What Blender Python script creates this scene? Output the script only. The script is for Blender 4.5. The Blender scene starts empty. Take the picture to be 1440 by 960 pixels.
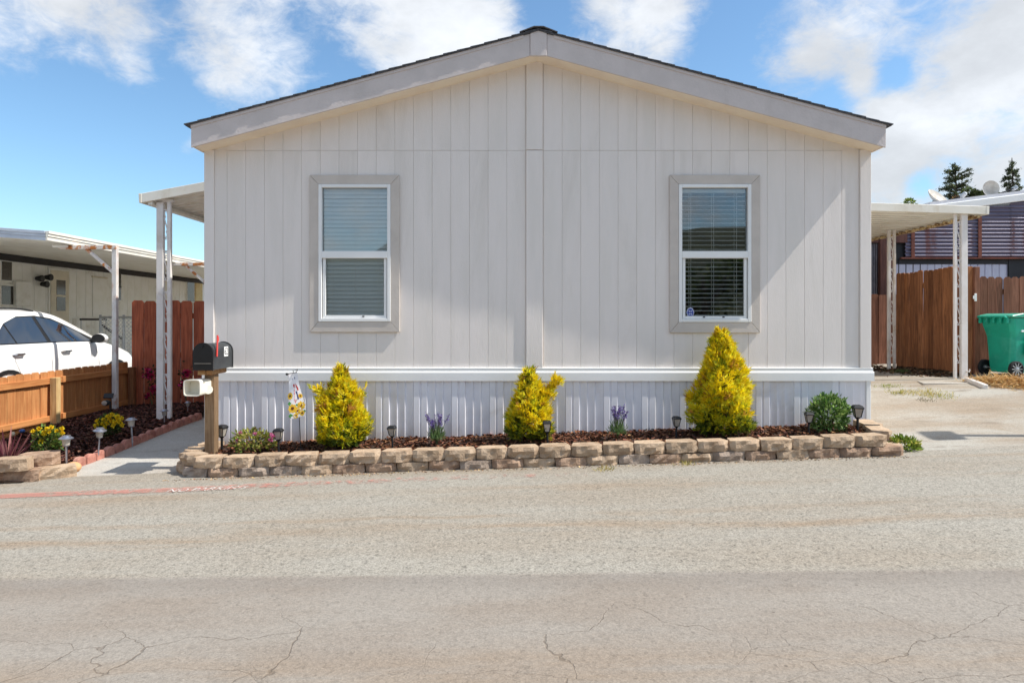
import bpy, bmesh, math, random
import numpy as np
from mathutils import Vector, Matrix, Euler

rnd = random.Random(7)
SC = bpy.context.scene
COL = SC.collection
PI = math.pi
EYE = 1.5
F = 960.0

# ------------------------------------------------------------------ camera
cam_d = bpy.data.cameras.new('camera')
cam = bpy.data.objects.new('camera', cam_d)
COL.objects.link(cam)
cam.location = (0, 0, EYE)
cam.rotation_euler = (PI / 2, 0, 0)
cam_d.sensor_width = 36
cam_d.lens = 24
cam_d.shift_y = -30 / 1440
cam_d.clip_start = 0.05
cam_d.clip_end = 3000
SC.camera = cam

# ------------------------------------------------------------------ light
LIGHT = Vector((-1.93, 0.28, -2.41)).normalized()
SUN_EL = math.asin(-LIGHT.z)
SUN_ROT = math.atan2(-LIGHT.x, -LIGHT.y)
sun_d = bpy.data.lights.new('sun', 'SUN')
sun_d.energy = 2.5
sun_d.angle = math.radians(0.5)
sun_d.color = (1.0, 0.95, 0.87)
sun = bpy.data.objects.new('sun', sun_d)
COL.objects.link(sun)
sun.location = (20, -5, 30)
sun.rotation_euler = LIGHT.to_track_quat('-Z', 'Y').to_euler()

SC.view_settings.view_transform = 'Standard'
SC.view_settings.look = 'None'
SC.view_settings.gamma = 1
SC.view_settings.use_curve_mapping = False
SC.view_settings.exposure = 1.22
SC.render.engine = 'CYCLES'
SC.cycles.max_bounces = 8
SC.cycles.transparent_max_bounces = 12
SC.cycles.sample_clamp_indirect = 6


def lin(c):
    c /= 255.0
    return c / 12.92 if c <= 0.04045 else ((c + 0.055) / 1.055) ** 2.4


def C(r, g, b):
    return (lin(r), lin(g), lin(b), 1.0)


class NT:
    """small node builder"""
    def __init__(s, tree):
        s.t = tree
        tree.nodes.clear()

    def n(s, typ, ins=None, **props):
        nd = s.t.nodes.new(typ)
        for k, v in props.items():
            setattr(nd, k, v)
        for k, v in (ins or {}).items():
            s.set(nd.inputs[k], v)
        return nd

    def set(s, sock, v):
        if isinstance(v, bpy.types.NodeSocket):
            s.t.links.new(v, sock)
        elif isinstance(v, bpy.types.Node):
            s.t.links.new(v.outputs[0], sock)
        else:
            sock.default_value = v

    def math(s, op, a, b=0.0, c=0.0, clamp=False):
        return s.n('ShaderNodeMath', {0: a, 1: b, 2: c}, operation=op, use_clamp=clamp).outputs[0]

    def vmath(s, op, a, b=(0, 0, 0)):
        nd = s.n('ShaderNodeVectorMath', {0: a, 1: b}, operation=op)
        return nd.outputs['Value'] if op in ('DISTANCE', 'LENGTH', 'DOT_PRODUCT') else nd.outputs[0]

    def noise(s, vec, scale, detail=4, rough=0.55, dist=0.0):
        return s.n('ShaderNodeTexNoise', {'Vector': vec, 'Scale': scale, 'Detail': detail,
                                          'Roughness': rough, 'Distortion': dist}).outputs['Fac']

    def ramp(s, v, a, b, lo=0.0, hi=1.0, smooth=True):
        nd = s.n('ShaderNodeMapRange', {'Value': v, 'From Min': a, 'From Max': b, 'To Min': lo, 'To Max': hi})
        nd.interpolation_type = 'SMOOTHSTEP' if smooth else 'LINEAR'
        return nd.outputs[0]

    def mix(s, f, a, b, mode='MIX'):
        nd = s.n('ShaderNodeMix', data_type='RGBA', blend_type=mode)
        s.set(nd.inputs[0], f)
        s.set(nd.inputs[6], a)
        s.set(nd.inputs[7], b)
        return nd.outputs[2]


# ------------------------------------------------------------------ sky
world = bpy.data.worlds.new('World')
SC.world = world
world.use_nodes = True
w = NT(world.node_tree)
sky = w.n('ShaderNodeTexSky', sky_type='NISHITA', sun_disc=False, sun_elevation=SUN_EL,
          sun_rotation=SUN_ROT, air_density=1.0, dust_density=0.5, ozone_density=2.0)
gen = w.n('ShaderNodeTexCoord').outputs['Generated']
# clouds: a broken field over the whole dome, with the drifts seen in the photograph
CLOUDS = [(40, 30, 150, .22), (150, 60, 90, .12), (190, 110, 50, .22), (330, 60, 90, .20), (395, 115, 70, .12), (300, 125, 50, .08),
          (560, 5, 130, .24), (660, 15, 90, .22), (620, 70, 50, .12), (890, 15, 90, .26), (960, 5, 60, .16),
          (1185, 55, 60, .20), (1110, 105, 65, .14), (1280, 185, 80, .22), (1385, 165, 90, .20), (1405, 70, 80, .15), (1235, 165, 45, .22),
          (1250, 262, 60, .20), (1410, 270, 70, .12), (268, 215, 40, .34), (1211, 112, 22, .16), (1440, 20, 90, .16),
          (140, 230, 210, -.42), (30, 200, 130, -.25), (250, 300, 130, -.25), (243, 25, 42, -.26), (250, 130, 45, -.2), (470, 60, 48, -.20), (500, 150, 70, -.2),
          (770, 15, 50, -.34), (440, 190, 100, -.25), (1040, 25, 80, -.36), (1010, 95, 60, -.10), (1255, 108, 32, -.30), (1160, 150, 55, -.28),
          (820, 70, 40, -.1), (1292, 258, 24, -.36), (1050, 150, 90, -.2)]
d = w.vmath('NORMALIZE', gen)
dz = w.vmath('MULTIPLY', d, (1.0, 1.0, 1.7))
n1 = w.noise(dz, 3.4, 9, 0.6, 0.35)
n2 = w.noise(w.vmath('ADD', dz, (3.1, 7.7, 1.3)), 9.0, 7, 0.62, 0.4)
acc = w.math('ADD', w.math('MULTIPLY', n1, 0.95), w.math('MULTIPLY', n2, 0.65))
n3 = w.noise(w.vmath('ADD', dz, (8.1, 1.7, 4.3)), 26.0, 6, 0.65, 0.5)
acc = w.math('ADD', acc, w.math('MULTIPLY', n3, 0.44))
acc = w.math('ADD', acc, -0.375)
for (px, py, r, a) in CLOUDS:
    v = Vector(((px - 720) / F, 1.0, (450 - py) / F))
    cosv = 1.0 / v.length
    v.normalize()
    dist = w.vmath('DISTANCE', d, tuple(v))
    bl = w.ramp(dist, 0.0, 1.45 * r / F * cosv, a, 0.0)
    acc = w.math('ADD', acc, bl)
mask = w.ramp(acc, 0.46, 0.90)
mask = w.math('MULTIPLY', mask, 0.94)
body = w.ramp(w.noise(w.vmath('ADD', dz, (1.0, 2.0, 5.0)), 4.0, 7, 0.6), 0.3, 0.7, 0.74, 1.12)
ccol = w.n('ShaderNodeCombineXYZ', {0: w.math('MULTIPLY', body, 4.35), 1: w.math('MULTIPLY', body, 4.5),
                                    2: w.math('MULTIPLY', body, 4.7)}).outputs[0]
skyc = w.mix(1.0, sky.outputs[0], (0.68, 0.82, 0.86, 1), 'MULTIPLY')
col = w.mix(mask, skyc, ccol)
bg = w.n('ShaderNodeBackground', {'Color': col, 'Strength': 0.095})
w.t.links.new(bg.outputs[0], w.n('ShaderNodeOutputWorld').inputs[0])


# ------------------------------------------------------------------ materials
def principled(name):
    m = bpy.data.materials.new(name)
    m.use_nodes = True
    t = NT(m.node_tree)
    p = t.n('ShaderNodeBsdfPrincipled')
    t.t.links.new(p.outputs[0], t.n('ShaderNodeOutputMaterial').inputs[0])
    return m, t, p


def coords(t, stretch=(1, 1, 1), shuffle=True):
    v = t.n('ShaderNodeTexCoord').outputs['Object']
    if shuffle:
        r = t.n('ShaderNodeObjectInfo').outputs['Random']
        v = t.vmath('ADD', v, t.n('ShaderNodeCombineXYZ', {0: t.math('MULTIPLY', r, 37.0), 1: t.math('MULTIPLY', r, 91.0),
                                                           2: t.math('MULTIPLY', r, 53.0)}).outputs[0])
    return t.vmath('MULTIPLY', v, stretch)


def M(name, c1, c2=None, scale=6.0, rough=0.6, metal=0.0, bump=0.0, bscale=60.0, stretch=(1, 1, 1), rand=0.0,
      spec=0.5, edges=(0.35, 0.7), detail=5, coat=0.0, bdist=0.01, dirt=None, dscale=2.0):
    """two-tone noise material, optional bump, dirt patches and variation between objects"""
    m, t, p = principled(name)
    v = coords(t, stretch)
    c2 = c2 or tuple(x * 0.82 for x in c1[:3]) + (1,)
    f = t.ramp(t.noise(v, scale, detail, 0.6), edges[0], edges[1])
    c = t.mix(f, c1, c2)
    if dirt:
        f2 = t.ramp(t.noise(v, dscale, 8, 0.65, 0.6), 0.52, 0.75, 0, 0.8)
        c = t.mix(f2, c, dirt)
    if rand:
        r = t.n('ShaderNodeObjectInfo').outputs['Random']
        k = t.ramp(r, 0, 1, 1 - rand, 1 + rand, False)
        c = t.mix(1.0, c, t.n('ShaderNodeCombineColor', {0: k, 1: k, 2: k}).outputs[0], 'MULTIPLY')
    t.set(p.inputs['Base Color'], c)
    p.inputs['Roughness'].default_value = rough
    p.inputs['Metallic'].default_value = metal
    p.inputs['Specular IOR Level'].default_value = spec
    p.inputs['Coat Weight'].default_value = coat
    if bump:
        b = t.n('ShaderNodeBump', {'Strength': bump, 'Distance': bdist, 'Height': t.noise(v, bscale, 5, 0.6)})
        t.set(p.inputs['Normal'], b.outputs[0])
    return m


def M_attr(name, rough=0.6, trans=0.0, spec=0.3):
    """per-face colour attribute (leaf, chip, petal own colour)"""
    m = bpy.data.materials.new(name)
    m.use_nodes = True
    t = NT(m.node_tree)
    a = t.n('ShaderNodeAttribute', attribute_name='tint').outputs['Color']
    p = t.n('ShaderNodeBsdfPrincipled', {'Base Color': a, 'Roughness': rough, 'Specular IOR Level': spec})
    out = t.n('ShaderNodeOutputMaterial')
    if trans:
        tr = t.n('ShaderNodeBsdfTranslucent', {'Color': a})
        mx = t.n('ShaderNodeMixShader', {0: trans})
        t.t.links.new(p.outputs[0], mx.inputs[1])
        t.t.links.new(tr.outputs[0], mx.inputs[2])
        t.t.links.new(mx.outputs[0], out.inputs[0])
    else:
        t.t.links.new(p.outputs[0], out.inputs[0])
    return m


def M_glass(name, tint=(0.9, 0.95, 0.95, 1), ior=1.6, base=0.04):
    m = bpy.data.materials.new(name)
    m.use_nodes = True
    t = NT(m.node_tree)
    tr = t.n('ShaderNodeBsdfTransparent', {'Color': tint})
    gl = t.n('ShaderNodeBsdfGlossy', {'Roughness': 0.015})
    fr = t.n('ShaderNodeFresnel', {'IOR': ior}).outputs[0]
    mx = t.n('ShaderNodeMixShader', {0: t.math('ADD', fr, base, clamp=True)})
    t.t.links.new(tr.outputs[0], mx.inputs[1])
    t.t.links.new(gl.outputs[0], mx.inputs[2])
    t.t.links.new(mx.outputs[0], t.n('ShaderNodeOutputMaterial').inputs[0])
    return m


# siding: painted T1-11 with fine vertical grain
SIDING = M('siding_paint', C(235, 227, 221), C(228, 221, 214), 1.5, 0.75, bump=0.3, bscale=40, stretch=(3, 3, 0.45), rand=0.004, spec=0.25, bdist=0.006, dirt=C(216, 208, 200), dscale=0.7)
TRIM = M('trim_paint', C(206, 197, 188), C(198, 189, 180), 5, 0.7, bump=0.2, bscale=40, spec=0.25)
FASCIA = M('fascia_paint', C(211, 201, 197), C(202, 193, 189), 4, 0.7, bump=0.3, bscale=35, spec=0.25, dirt=C(192, 183, 178), dscale=1.5)
SOFFIT = M('soffit_paint', C(244, 232, 212), C(238, 223, 203), 4, 0.7, bump=0.15, bscale=30, spec=0.2)
WHITE = M('white_vinyl', C(240, 240, 238), C(234, 234, 232), 3, 0.35, spec=0.5)
SKIRT = M('skirting_vinyl', C(238, 237, 241), C(231, 230, 235), 3, 0.45, spec=0.4, dirt=C(209, 204, 202), dscale=1.2)

def muddy(mat_, z0, z1):
    """splashed mud at the foot of a painted surface"""
    t = NT.__new__(NT)
    t.t = mat_.node_tree
    p = next(n for n in t.t.nodes if n.type == 'BSDF_PRINCIPLED')
    src = p.inputs['Base Color'].links[0].from_socket
    v = t.n('ShaderNodeTexCoord').outputs['Object']
    z = t.n('ShaderNodeSeparateXYZ', {0: v}).outputs[2]
    n_ = t.noise(t.vmath('MULTIPLY', v, (1, 1, .6)), 5.0, 8, 0.7)
    f = t.ramp(t.math('ADD', z, t.math('MULTIPLY', t.math('SUBTRACT', n_, 0.5), 0.35)), z0, z1, 0.55, 0.0)
    t.set(p.inputs['Base Color'], t.mix(f, src, C(176, 158, 138)))


muddy(SKIRT, 0.0, 0.24)
SHINGLE = M('roof_shingle', C(96, 98, 104), C(62, 63, 68), 30, 0.9, bump=0.6, bscale=90, rand=0.1)
RUSTY = M('rusted_arm_paint', C(226, 218, 210), C(190, 118, 58), 9, 0.65, edges=(0.48, 0.60), bump=0.3, bscale=50)
AWNING = M('awning_white_metal', C(236, 232, 220), C(226, 220, 206), 3, 0.45, spec=0.4, dirt=C(196, 180, 150), dscale=1.6)
RUSTWHITE = M('rusty_white_steel', C(226, 222, 218), C(214, 208, 202), 6, 0.55, dirt=C(172, 98, 40), dscale=4.5, bump=0.2, bscale=40)
STAINED = M('stained_gutter', C(214, 190, 140), C(120, 84, 48), 14, 0.7, edges=(0.42, 0.6))
POSTWHITE = M('post_white_paint', C(232, 228, 224), C(222, 216, 210), 5, 0.5, dirt=C(190, 170, 145), dscale=2.5)
BLACKMETAL = M('black_metal', C(38, 38, 40), C(28, 28, 30), 8, 0.45, spec=0.5)
BLACKPLASTIC = M('black_plastic', C(30, 30, 32), C(22, 22, 24), 8, 0.5)
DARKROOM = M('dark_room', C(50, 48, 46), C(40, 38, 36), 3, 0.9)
PANE = M_glass('window_glass', (0.97, 0.985, 0.985, 1), 1.5, 0.08)
LENS = M_glass('lamp_lens', (0.92, 0.92, 0.9, 1), 1.35, 0.05)
BLIND = M('blind_white', C(240, 245, 245), C(234, 240, 240), 3, 0.6)
BLIND2 = M('blind_bright', C(238, 238, 234), C(230, 230, 226), 3, 0.5)


def wood(name, a, b, axis='z', rand=0.18, rough=0.75, knots=True):
    m, t, p = principled(name)
    st = {'z': (14, 14, 0.9), 'y': (14, 0.9, 14), 'x': (0.9, 14, 14)}[axis]
    v = coords(t, st)
    g = t.noise(v, 1.6, 6, 0.65, 1.4)
    v2 = coords(t, (1, 1, 1))
    blotch = t.noise(v2, 2.2, 4, 0.6)
    c = t.mix(t.ramp(g, 0.3, 0.7), a, b)
    c = t.mix(t.ramp(blotch, 0.45, 0.8, 0, 0.45), c, tuple(x * 0.5 for x in b[:3]) + (1,))
    r = t.n('ShaderNodeObjectInfo').outputs['Random']
    k = t.ramp(r, 0, 1, 1 - rand, 1 + rand, False)
    c = t.mix(1.0, c, t.n('ShaderNodeCombineColor', {0: k, 1: t.math('POWER', k, 1.15), 2: t.math('POWER', k, 1.3)}).outputs[0], 'MULTIPLY')
    t.set(p.inputs['Base Color'], c)
    p.inputs['Roughness'].default_value = rough
    p.inputs['Specular IOR Level'].default_value = 0.25
    bn = t.n('ShaderNodeBump', {'Strength': 0.4, 'Distance': 0.006, 'Height': g})
    t.set(p.inputs['Normal'], bn.outputs[0])
    return m


REDWOOD = wood('redwood_stain', C(185, 101, 70), C(135, 68, 48))
CEDAR = wood('cedar_board', C(202, 145, 93), C(177, 114, 68), rand=0.1)
CEDARX = wood('cedar_rail', C(204, 143, 89), C(181, 116, 68), 'y', rand=0.08)
CEDARPALE = wood('pine_post', C(222, 194, 142), C(196, 160, 108), rand=0.05)
BROWNFENCE = wood('brown_fence', C(168, 112, 74), C(112, 72, 48), rand=0.34)
DARKFENCE = wood('dark_brown_fence', C(149, 102, 81), C(112, 74, 57), rand=0.2)
OLDPOST = wood('weathered_post', C(151, 127, 100), C(115, 91, 67), rand=0.0)

LEAF = M_attr('leaf', 0.55, 0.42)
CHIP = M_attr('bark_chip', 0.85)
PETAL = M_attr('petal', 0.6, 0.25)
STRAWM = M_attr('straw', 0.7, 0.15)
SOIL = M('soil', C(72, 50, 38), C(48, 32, 24), 20, 0.95, bump=0.8, bscale=40)
BLOCKS = [M('block_tan', C(192, 169, 144), C(160, 136, 112), 9, 0.92, bump=0.9, bscale=45, rand=0.1, spec=0.15, dirt=C(135, 111, 91), dscale=5, bdist=0.012),
          M('block_brown', C(178, 151, 128), C(140, 114, 95), 9, 0.92, bump=0.9, bscale=45, rand=0.1, spec=0.15, dirt=C(117, 98, 89), dscale=5, bdist=0.012),
          M('block_grey', C(172, 155, 140), C(138, 121, 107), 9, 0.92, bump=0.9, bscale=45, rand=0.1, spec=0.15, dirt=C(102, 91, 87), dscale=5, bdist=0.012)]
EDGER = M('red_edging_concrete', C(190, 132, 116), C(158, 100, 86), 12, 0.9, bump=0.5, bscale=60, rand=0.1, dirt=C(206, 166, 146), dscale=4)
CARPAINT = M('white_car_paint', C(243, 243, 242), C(240, 240, 239), 1.0, 0.25, coat=1.0, spec=0.5)
CARGLASS = M('car_glass', C(24, 30, 40), C(20, 24, 32), 1.0, 0.03, spec=1.0, coat=1.0)
CHROME = M('chrome', C(200, 200, 202), C(190, 190, 192), 2, 0.2, metal=1.0)
RUBBER = M('rubber', C(34, 34, 35), C(26, 26, 27), 10, 0.8)
ALLOY = M('alloy', C(150, 152, 156), C(130, 132, 136), 4, 0.35, metal=0.8)
STEEL = M('galvanized_steel', C(190, 192, 194), C(165, 168, 170), 10, 0.4, metal=0.7)


# ------------------------------------------------------------------ mesh helpers
def smooth01(t):
    t = min(1.0, max(0.0, t))
    return t * t * (3 - 2 * t)


def h(x, y):
    """ground height"""
    xx = min(14.0, max(-14.0, x))
    z = 0.083 + 0.032 * xx
    k = smooth01((x + 3.0) / 6.5)
    up = (1 - k) * 0.15 * smooth01((y - 6.9) / 3.0) + k * 0.34 * smooth01((y - 6.7) / 3.2)
    return z + up


def at(px, py, Y):
    return Vector(((px - 720) / F * Y, Y, EYE + (450 - py) / F * Y))


def ground_at(px, py):
    """where the pixel's sight line meets the ground"""
    lo, hi = 1.0, 40.0
    for _ in range(50):
        mid = (lo + hi) / 2
        p = at(px, py, mid)
        if p.z > h(p.x, p.y):
            lo = mid
        else:
            hi = mid
    return at(px, py, lo)


def wloc(o):
    v = Vector((0, 0, 0))
    while o is not None:
        v += o.location
        o = o.parent
    return v


class MB:
    def __init__(s):
        s.v = []
        s.f = []

    def add(s, vs, fs):
        o = len(s.v)
        s.v += [tuple(v) for v in vs]
        s.f += [tuple(i + o for i in f) for f in fs]
        return s

    def box(s, x0, x1, y0, y1, z0, z1):
        return s.add([(x0, y0, z0), (x1, y0, z0), (x1, y1, z0), (x0, y1, z0), (x0, y0, z1), (x1, y0, z1), (x1, y1, z1), (x0, y1, z1)],
                     [(0, 3, 2, 1), (4, 5, 6, 7), (0, 1, 5, 4), (1, 2, 6, 5), (2, 3, 7, 6), (3, 0, 4, 7)])

    def cbox(s, c, sx, sy, sz, rot=None):
        m = MB().box(-sx / 2, sx / 2, -sy / 2, sy / 2, -sz / 2, sz / 2)
        R = (rot.to_matrix() if rot is not None else Matrix.Identity(3))
        return s.add([R @ Vector(v) + Vector(c) for v in m.v], m.f)

    def bar(s, a, b, wd, ht, up=(0, 0, 1)):
        """rectangular bar from a to b; wd sideways, ht along up"""
        a, b, up = Vector(a), Vector(b), Vector(up)
        t = (b - a).normalized()
        sd = t.cross(up)
        if sd.length < 1e-4:
            sd = t.cross(Vector((1, 0, 0)))
        sd.normalize()
        u = sd.cross(t).normalized()
        vs = []
        for p in (a, b):
            for (i, j) in ((-1, -1), (1, -1), (1, 1), (-1, 1)):
                vs.append(p + sd * (i * wd / 2) + u * (j * ht / 2))
        return s.add(vs, [(3, 2, 1, 0), (4, 5, 6, 7), (0, 1, 5, 4), (1, 2, 6, 5), (2, 3, 7, 6), (3, 0, 4, 7)])

    def prism(s, poly, axis, a, b):
        """closed 2-D polygon extruded along an axis; poly in the other two axes in x,y,z order"""
        def mk(p, t):
            return {'x': (t, p[0], p[1]), 'y': (p[0], t, p[1]), 'z': (p[0], p[1], t)}[axis]
        n = len(poly)
        vs = [mk(p, a) for p in poly] + [mk(p, b) for p in poly]
        fs = [tuple(range(n))[::-1], tuple(range(n, 2 * n))]
        fs += [(i, (i + 1) % n, n + (i + 1) % n, n + i) for i in range(n)]
        return s.add(vs, fs)

    def tube(s, pts, r, n=8, caps=True):
        pts = [Vector(p) for p in pts]
        rs = r if isinstance(r, (list, tuple)) else [r] * len(pts)
        base = len(s.v)
        ref = None
        for i, p in enumerate(pts):
            t = (pts[min(i + 1, len(pts) - 1)] - pts[max(i - 1, 0)])
            if t.length < 1e-9:
                t = Vector((0, 0, 1))
            t.normalize()
            if ref is None:
                ref = Vector((0, 0, 1)) if abs(t.z) < 0.9 else Vector((1, 0, 0))
            a = t.cross(ref)
            if a.length < 1e-4:
                a = t.cross(Vector((0.3, 1, 0.2)))
            a.normalize()
            b = t.cross(a).normalized()
            ref = -b if False else ref
            for k in range(n):
                th = 2 * PI * k / n
                s.v.append(tuple(p + (a * math.cos(th) + b * math.sin(th)) * rs[i]))
        for i in range(len(pts) - 1):
            for k in range(n):
                s.f.append((base + i * n + k, base + i * n + (k + 1) % n, base + (i + 1) * n + (k + 1) % n, base + (i + 1) * n + k))
        if caps:
            s.f.append(tuple(base + k for k in range(n))[::-1])
            s.f.append(tuple(base + (len(pts) - 1) * n + k for k in range(n)))
        return s

    def lathe(s, prof, c=(0, 0, 0), n=16, ph=0.0, R=None):
        base = len(s.v)
        R = R or Matrix.Identity(3)
        for (r, z) in prof:
            for k in range(n):
                th = ph + 2 * PI * k / n
                s.v.append(tuple(R @ Vector((r * math.cos(th), r * math.sin(th), z)) + Vector(c)))
        for i in range(len(prof) - 1):
            for k in range(n):
                s.f.append((base + i * n + k, base + i * n + (k + 1) % n, base + (i + 1) * n + (k + 1) % n, base + (i + 1) * n + k))
        s.f.append(tuple(base + k for k in range(n))[::-1])
        s.f.append(tuple(base + (len(prof) - 1) * n + k for k in range(n)))
        return s

    def mesh(s, name, m, off=Vector((0, 0, 0)), smooth=False, recalc=True):
        me = bpy.data.meshes.new(name)
        me.from_pydata([(v[0] - off.x, v[1] - off.y, v[2] - off.z) for v in s.v], [], s.f)
        if recalc:
            bm = bmesh.new()
            bm.from_mesh(me)
            bmesh.ops.recalc_face_normals(bm, faces=bm.faces)
            bm.to_mesh(me)
            bm.free()
        for mm in (m if isinstance(m, (list, tuple)) else [m]):
            me.materials.append(mm)
        if smooth:
            me.polygons.foreach_set('use_smooth', [True] * len(me.polygons))
            if smooth != 'all':
                me.set_sharp_from_angle(angle=math.radians(35))
        me.update()
        return me

    def build(s, name, m, parent=None, smooth=False, local=False, bevel=0.0, kind=None, label=None):
        off = wloc(parent) if (parent is not None and not local) else Vector((0, 0, 0))
        return link(name, s.mesh(name, m, off, smooth), parent, bevel, kind, label)


def link(name, me, parent=None, bevel=0.0, kind=None, label=None):
    o = bpy.data.objects.new(name, me)
    COL.objects.link(o)
    o.parent = parent
    if bevel:
        b = o.modifiers.new('bevel', 'BEVEL')
        b.width = bevel
        b.segments = 1
        b.limit_method = 'ANGLE'
        b.angle_limit = math.radians(40)
    if kind:
        o['kind'] = kind
    if label:
        o['label'] = label
    return o


def root(name, loc, label, cat, group=None, rz=0.0):
    o = bpy.data.objects.new(name, None)
    o.empty_display_size = 0.2
    COL.objects.link(o)
    o.location = loc
    o.rotation_euler = (0, 0, rz)
    tag(o, label, cat, group)
    return o


def tag(o, label, cat, group=None):
    o['label'] = label
    o['category'] = cat
    if group:
        o['group'] = group
    return o


def copy_tree(o, parent=None):
    c = o.copy()
    COL.objects.link(c)
    c.parent = parent
    for ch in [x for x in COL.objects if x.parent == o]:
        copy_tree(ch, c)
    return c


def structure(o):
    o['kind'] = 'structure'
    return o


def tint_mesh(name, verts, faces, colors, m):
    """mesh with one colour per face kept in the corner attribute 'tint'; verts (n,3), faces (k,3|4), colors (k,3)"""
    verts = np.asarray(verts, dtype=np.float32)
    faces = np.asarray(faces, dtype=np.int32)
    k, w_ = faces.shape
    me = bpy.data.meshes.new(name)
    me.vertices.add(len(verts))
    me.vertices.foreach_set('co', verts.ravel())
    me.loops.add(k * w_)
    me.loops.foreach_set('vertex_index', faces.ravel())
    me.polygons.add(k)
    me.polygons.foreach_set('loop_start', np.arange(0, k * w_, w_, dtype=np.int32))
    me.polygons.foreach_set('loop_total', np.full(k, w_, dtype=np.int32))
    me.update(calc_edges=True)
    at_ = me.attributes.new('tint', 'FLOAT_COLOR', 'CORNER')
    cc = np.ones((k, w_, 4), dtype=np.float32)
    cc[:, :, :3] = np.asarray(colors, dtype=np.float32)[:, None, :]
    at_.data.foreach_set('color', cc.ravel())
    me.materials.append(m)
    return me


NR = np.random.RandomState(11)


def unit(a):
    return a / (np.linalg.norm(a, axis=1, keepdims=True) + 1e-9)


def diamonds(base, dirs, length, width, colors, fold=0.25):
    """leaf faces: a diamond from base along dirs; returns verts, faces, colors"""
    n = len(base)
    dirs = unit(dirs)
    rv = unit(NR.normal(size=(n, 3)))
    side = unit(np.cross(dirs, rv))
    nrm = np.cross(side, dirs)
    L = np.asarray(length).reshape(-1, 1) * np.ones((n, 1))
    W = np.asarray(width).reshape(-1, 1) * np.ones((n, 1))
    mid = base + dirs * L * 0.45 + nrm * L * fold * 0.3
    v = np.stack([base, mid + side * W / 2, base + dirs * L, mid - side * W / 2], axis=1).reshape(-1, 3)
    f = np.arange(n * 4).reshape(n, 4)
    return v, f, colors


def pick(cols, n, jitter=0.12):
    cols = np.array([c[:3] for c in cols])
    a = cols[NR.randint(len(cols), size=n)]
    return np.clip(a * (1 + NR.normal(size=(n, 1)) * jitter) * (1 + NR.normal(size=(n, 3)) * jitter * 0.3), 0.002, 0.95)


# ------------------------------------------------------------------ ground, road, drives
def sheet(name, xs, ys, off, m, inside=None):
    mb = MB()
    idx = {}
    for j, y in enumerate(ys):
        for i, x in enumerate(xs):
            idx[i, j] = len(mb.v)
            mb.v.append((x, y, h(x, y) + off))
    for j in range(len(ys) - 1):
        for i in range(len(xs) - 1):
            if inside is None or inside((xs[i] + xs[i + 1]) / 2, (ys[j] + ys[j + 1]) / 2):
                mb.f.append((idx[i, j], idx[i + 1, j], idx[i + 1, j + 1], idx[i, j + 1]))
    return structure(mb.build(name, m, smooth='all'))


def frange(a, b, st):
    n = max(1, int(round((b - a) / st)))
    return [a + (b - a) * i / n for i in range(n + 1)]


def far_axis(lo, hi, a, b, st):
    out = [lo, lo / 2, lo / 4, lo / 8] + frange(a, b, st) + [hi / 8, hi / 4, hi / 2, hi]
    return sorted(set(round(v, 4) for v in out))


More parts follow.
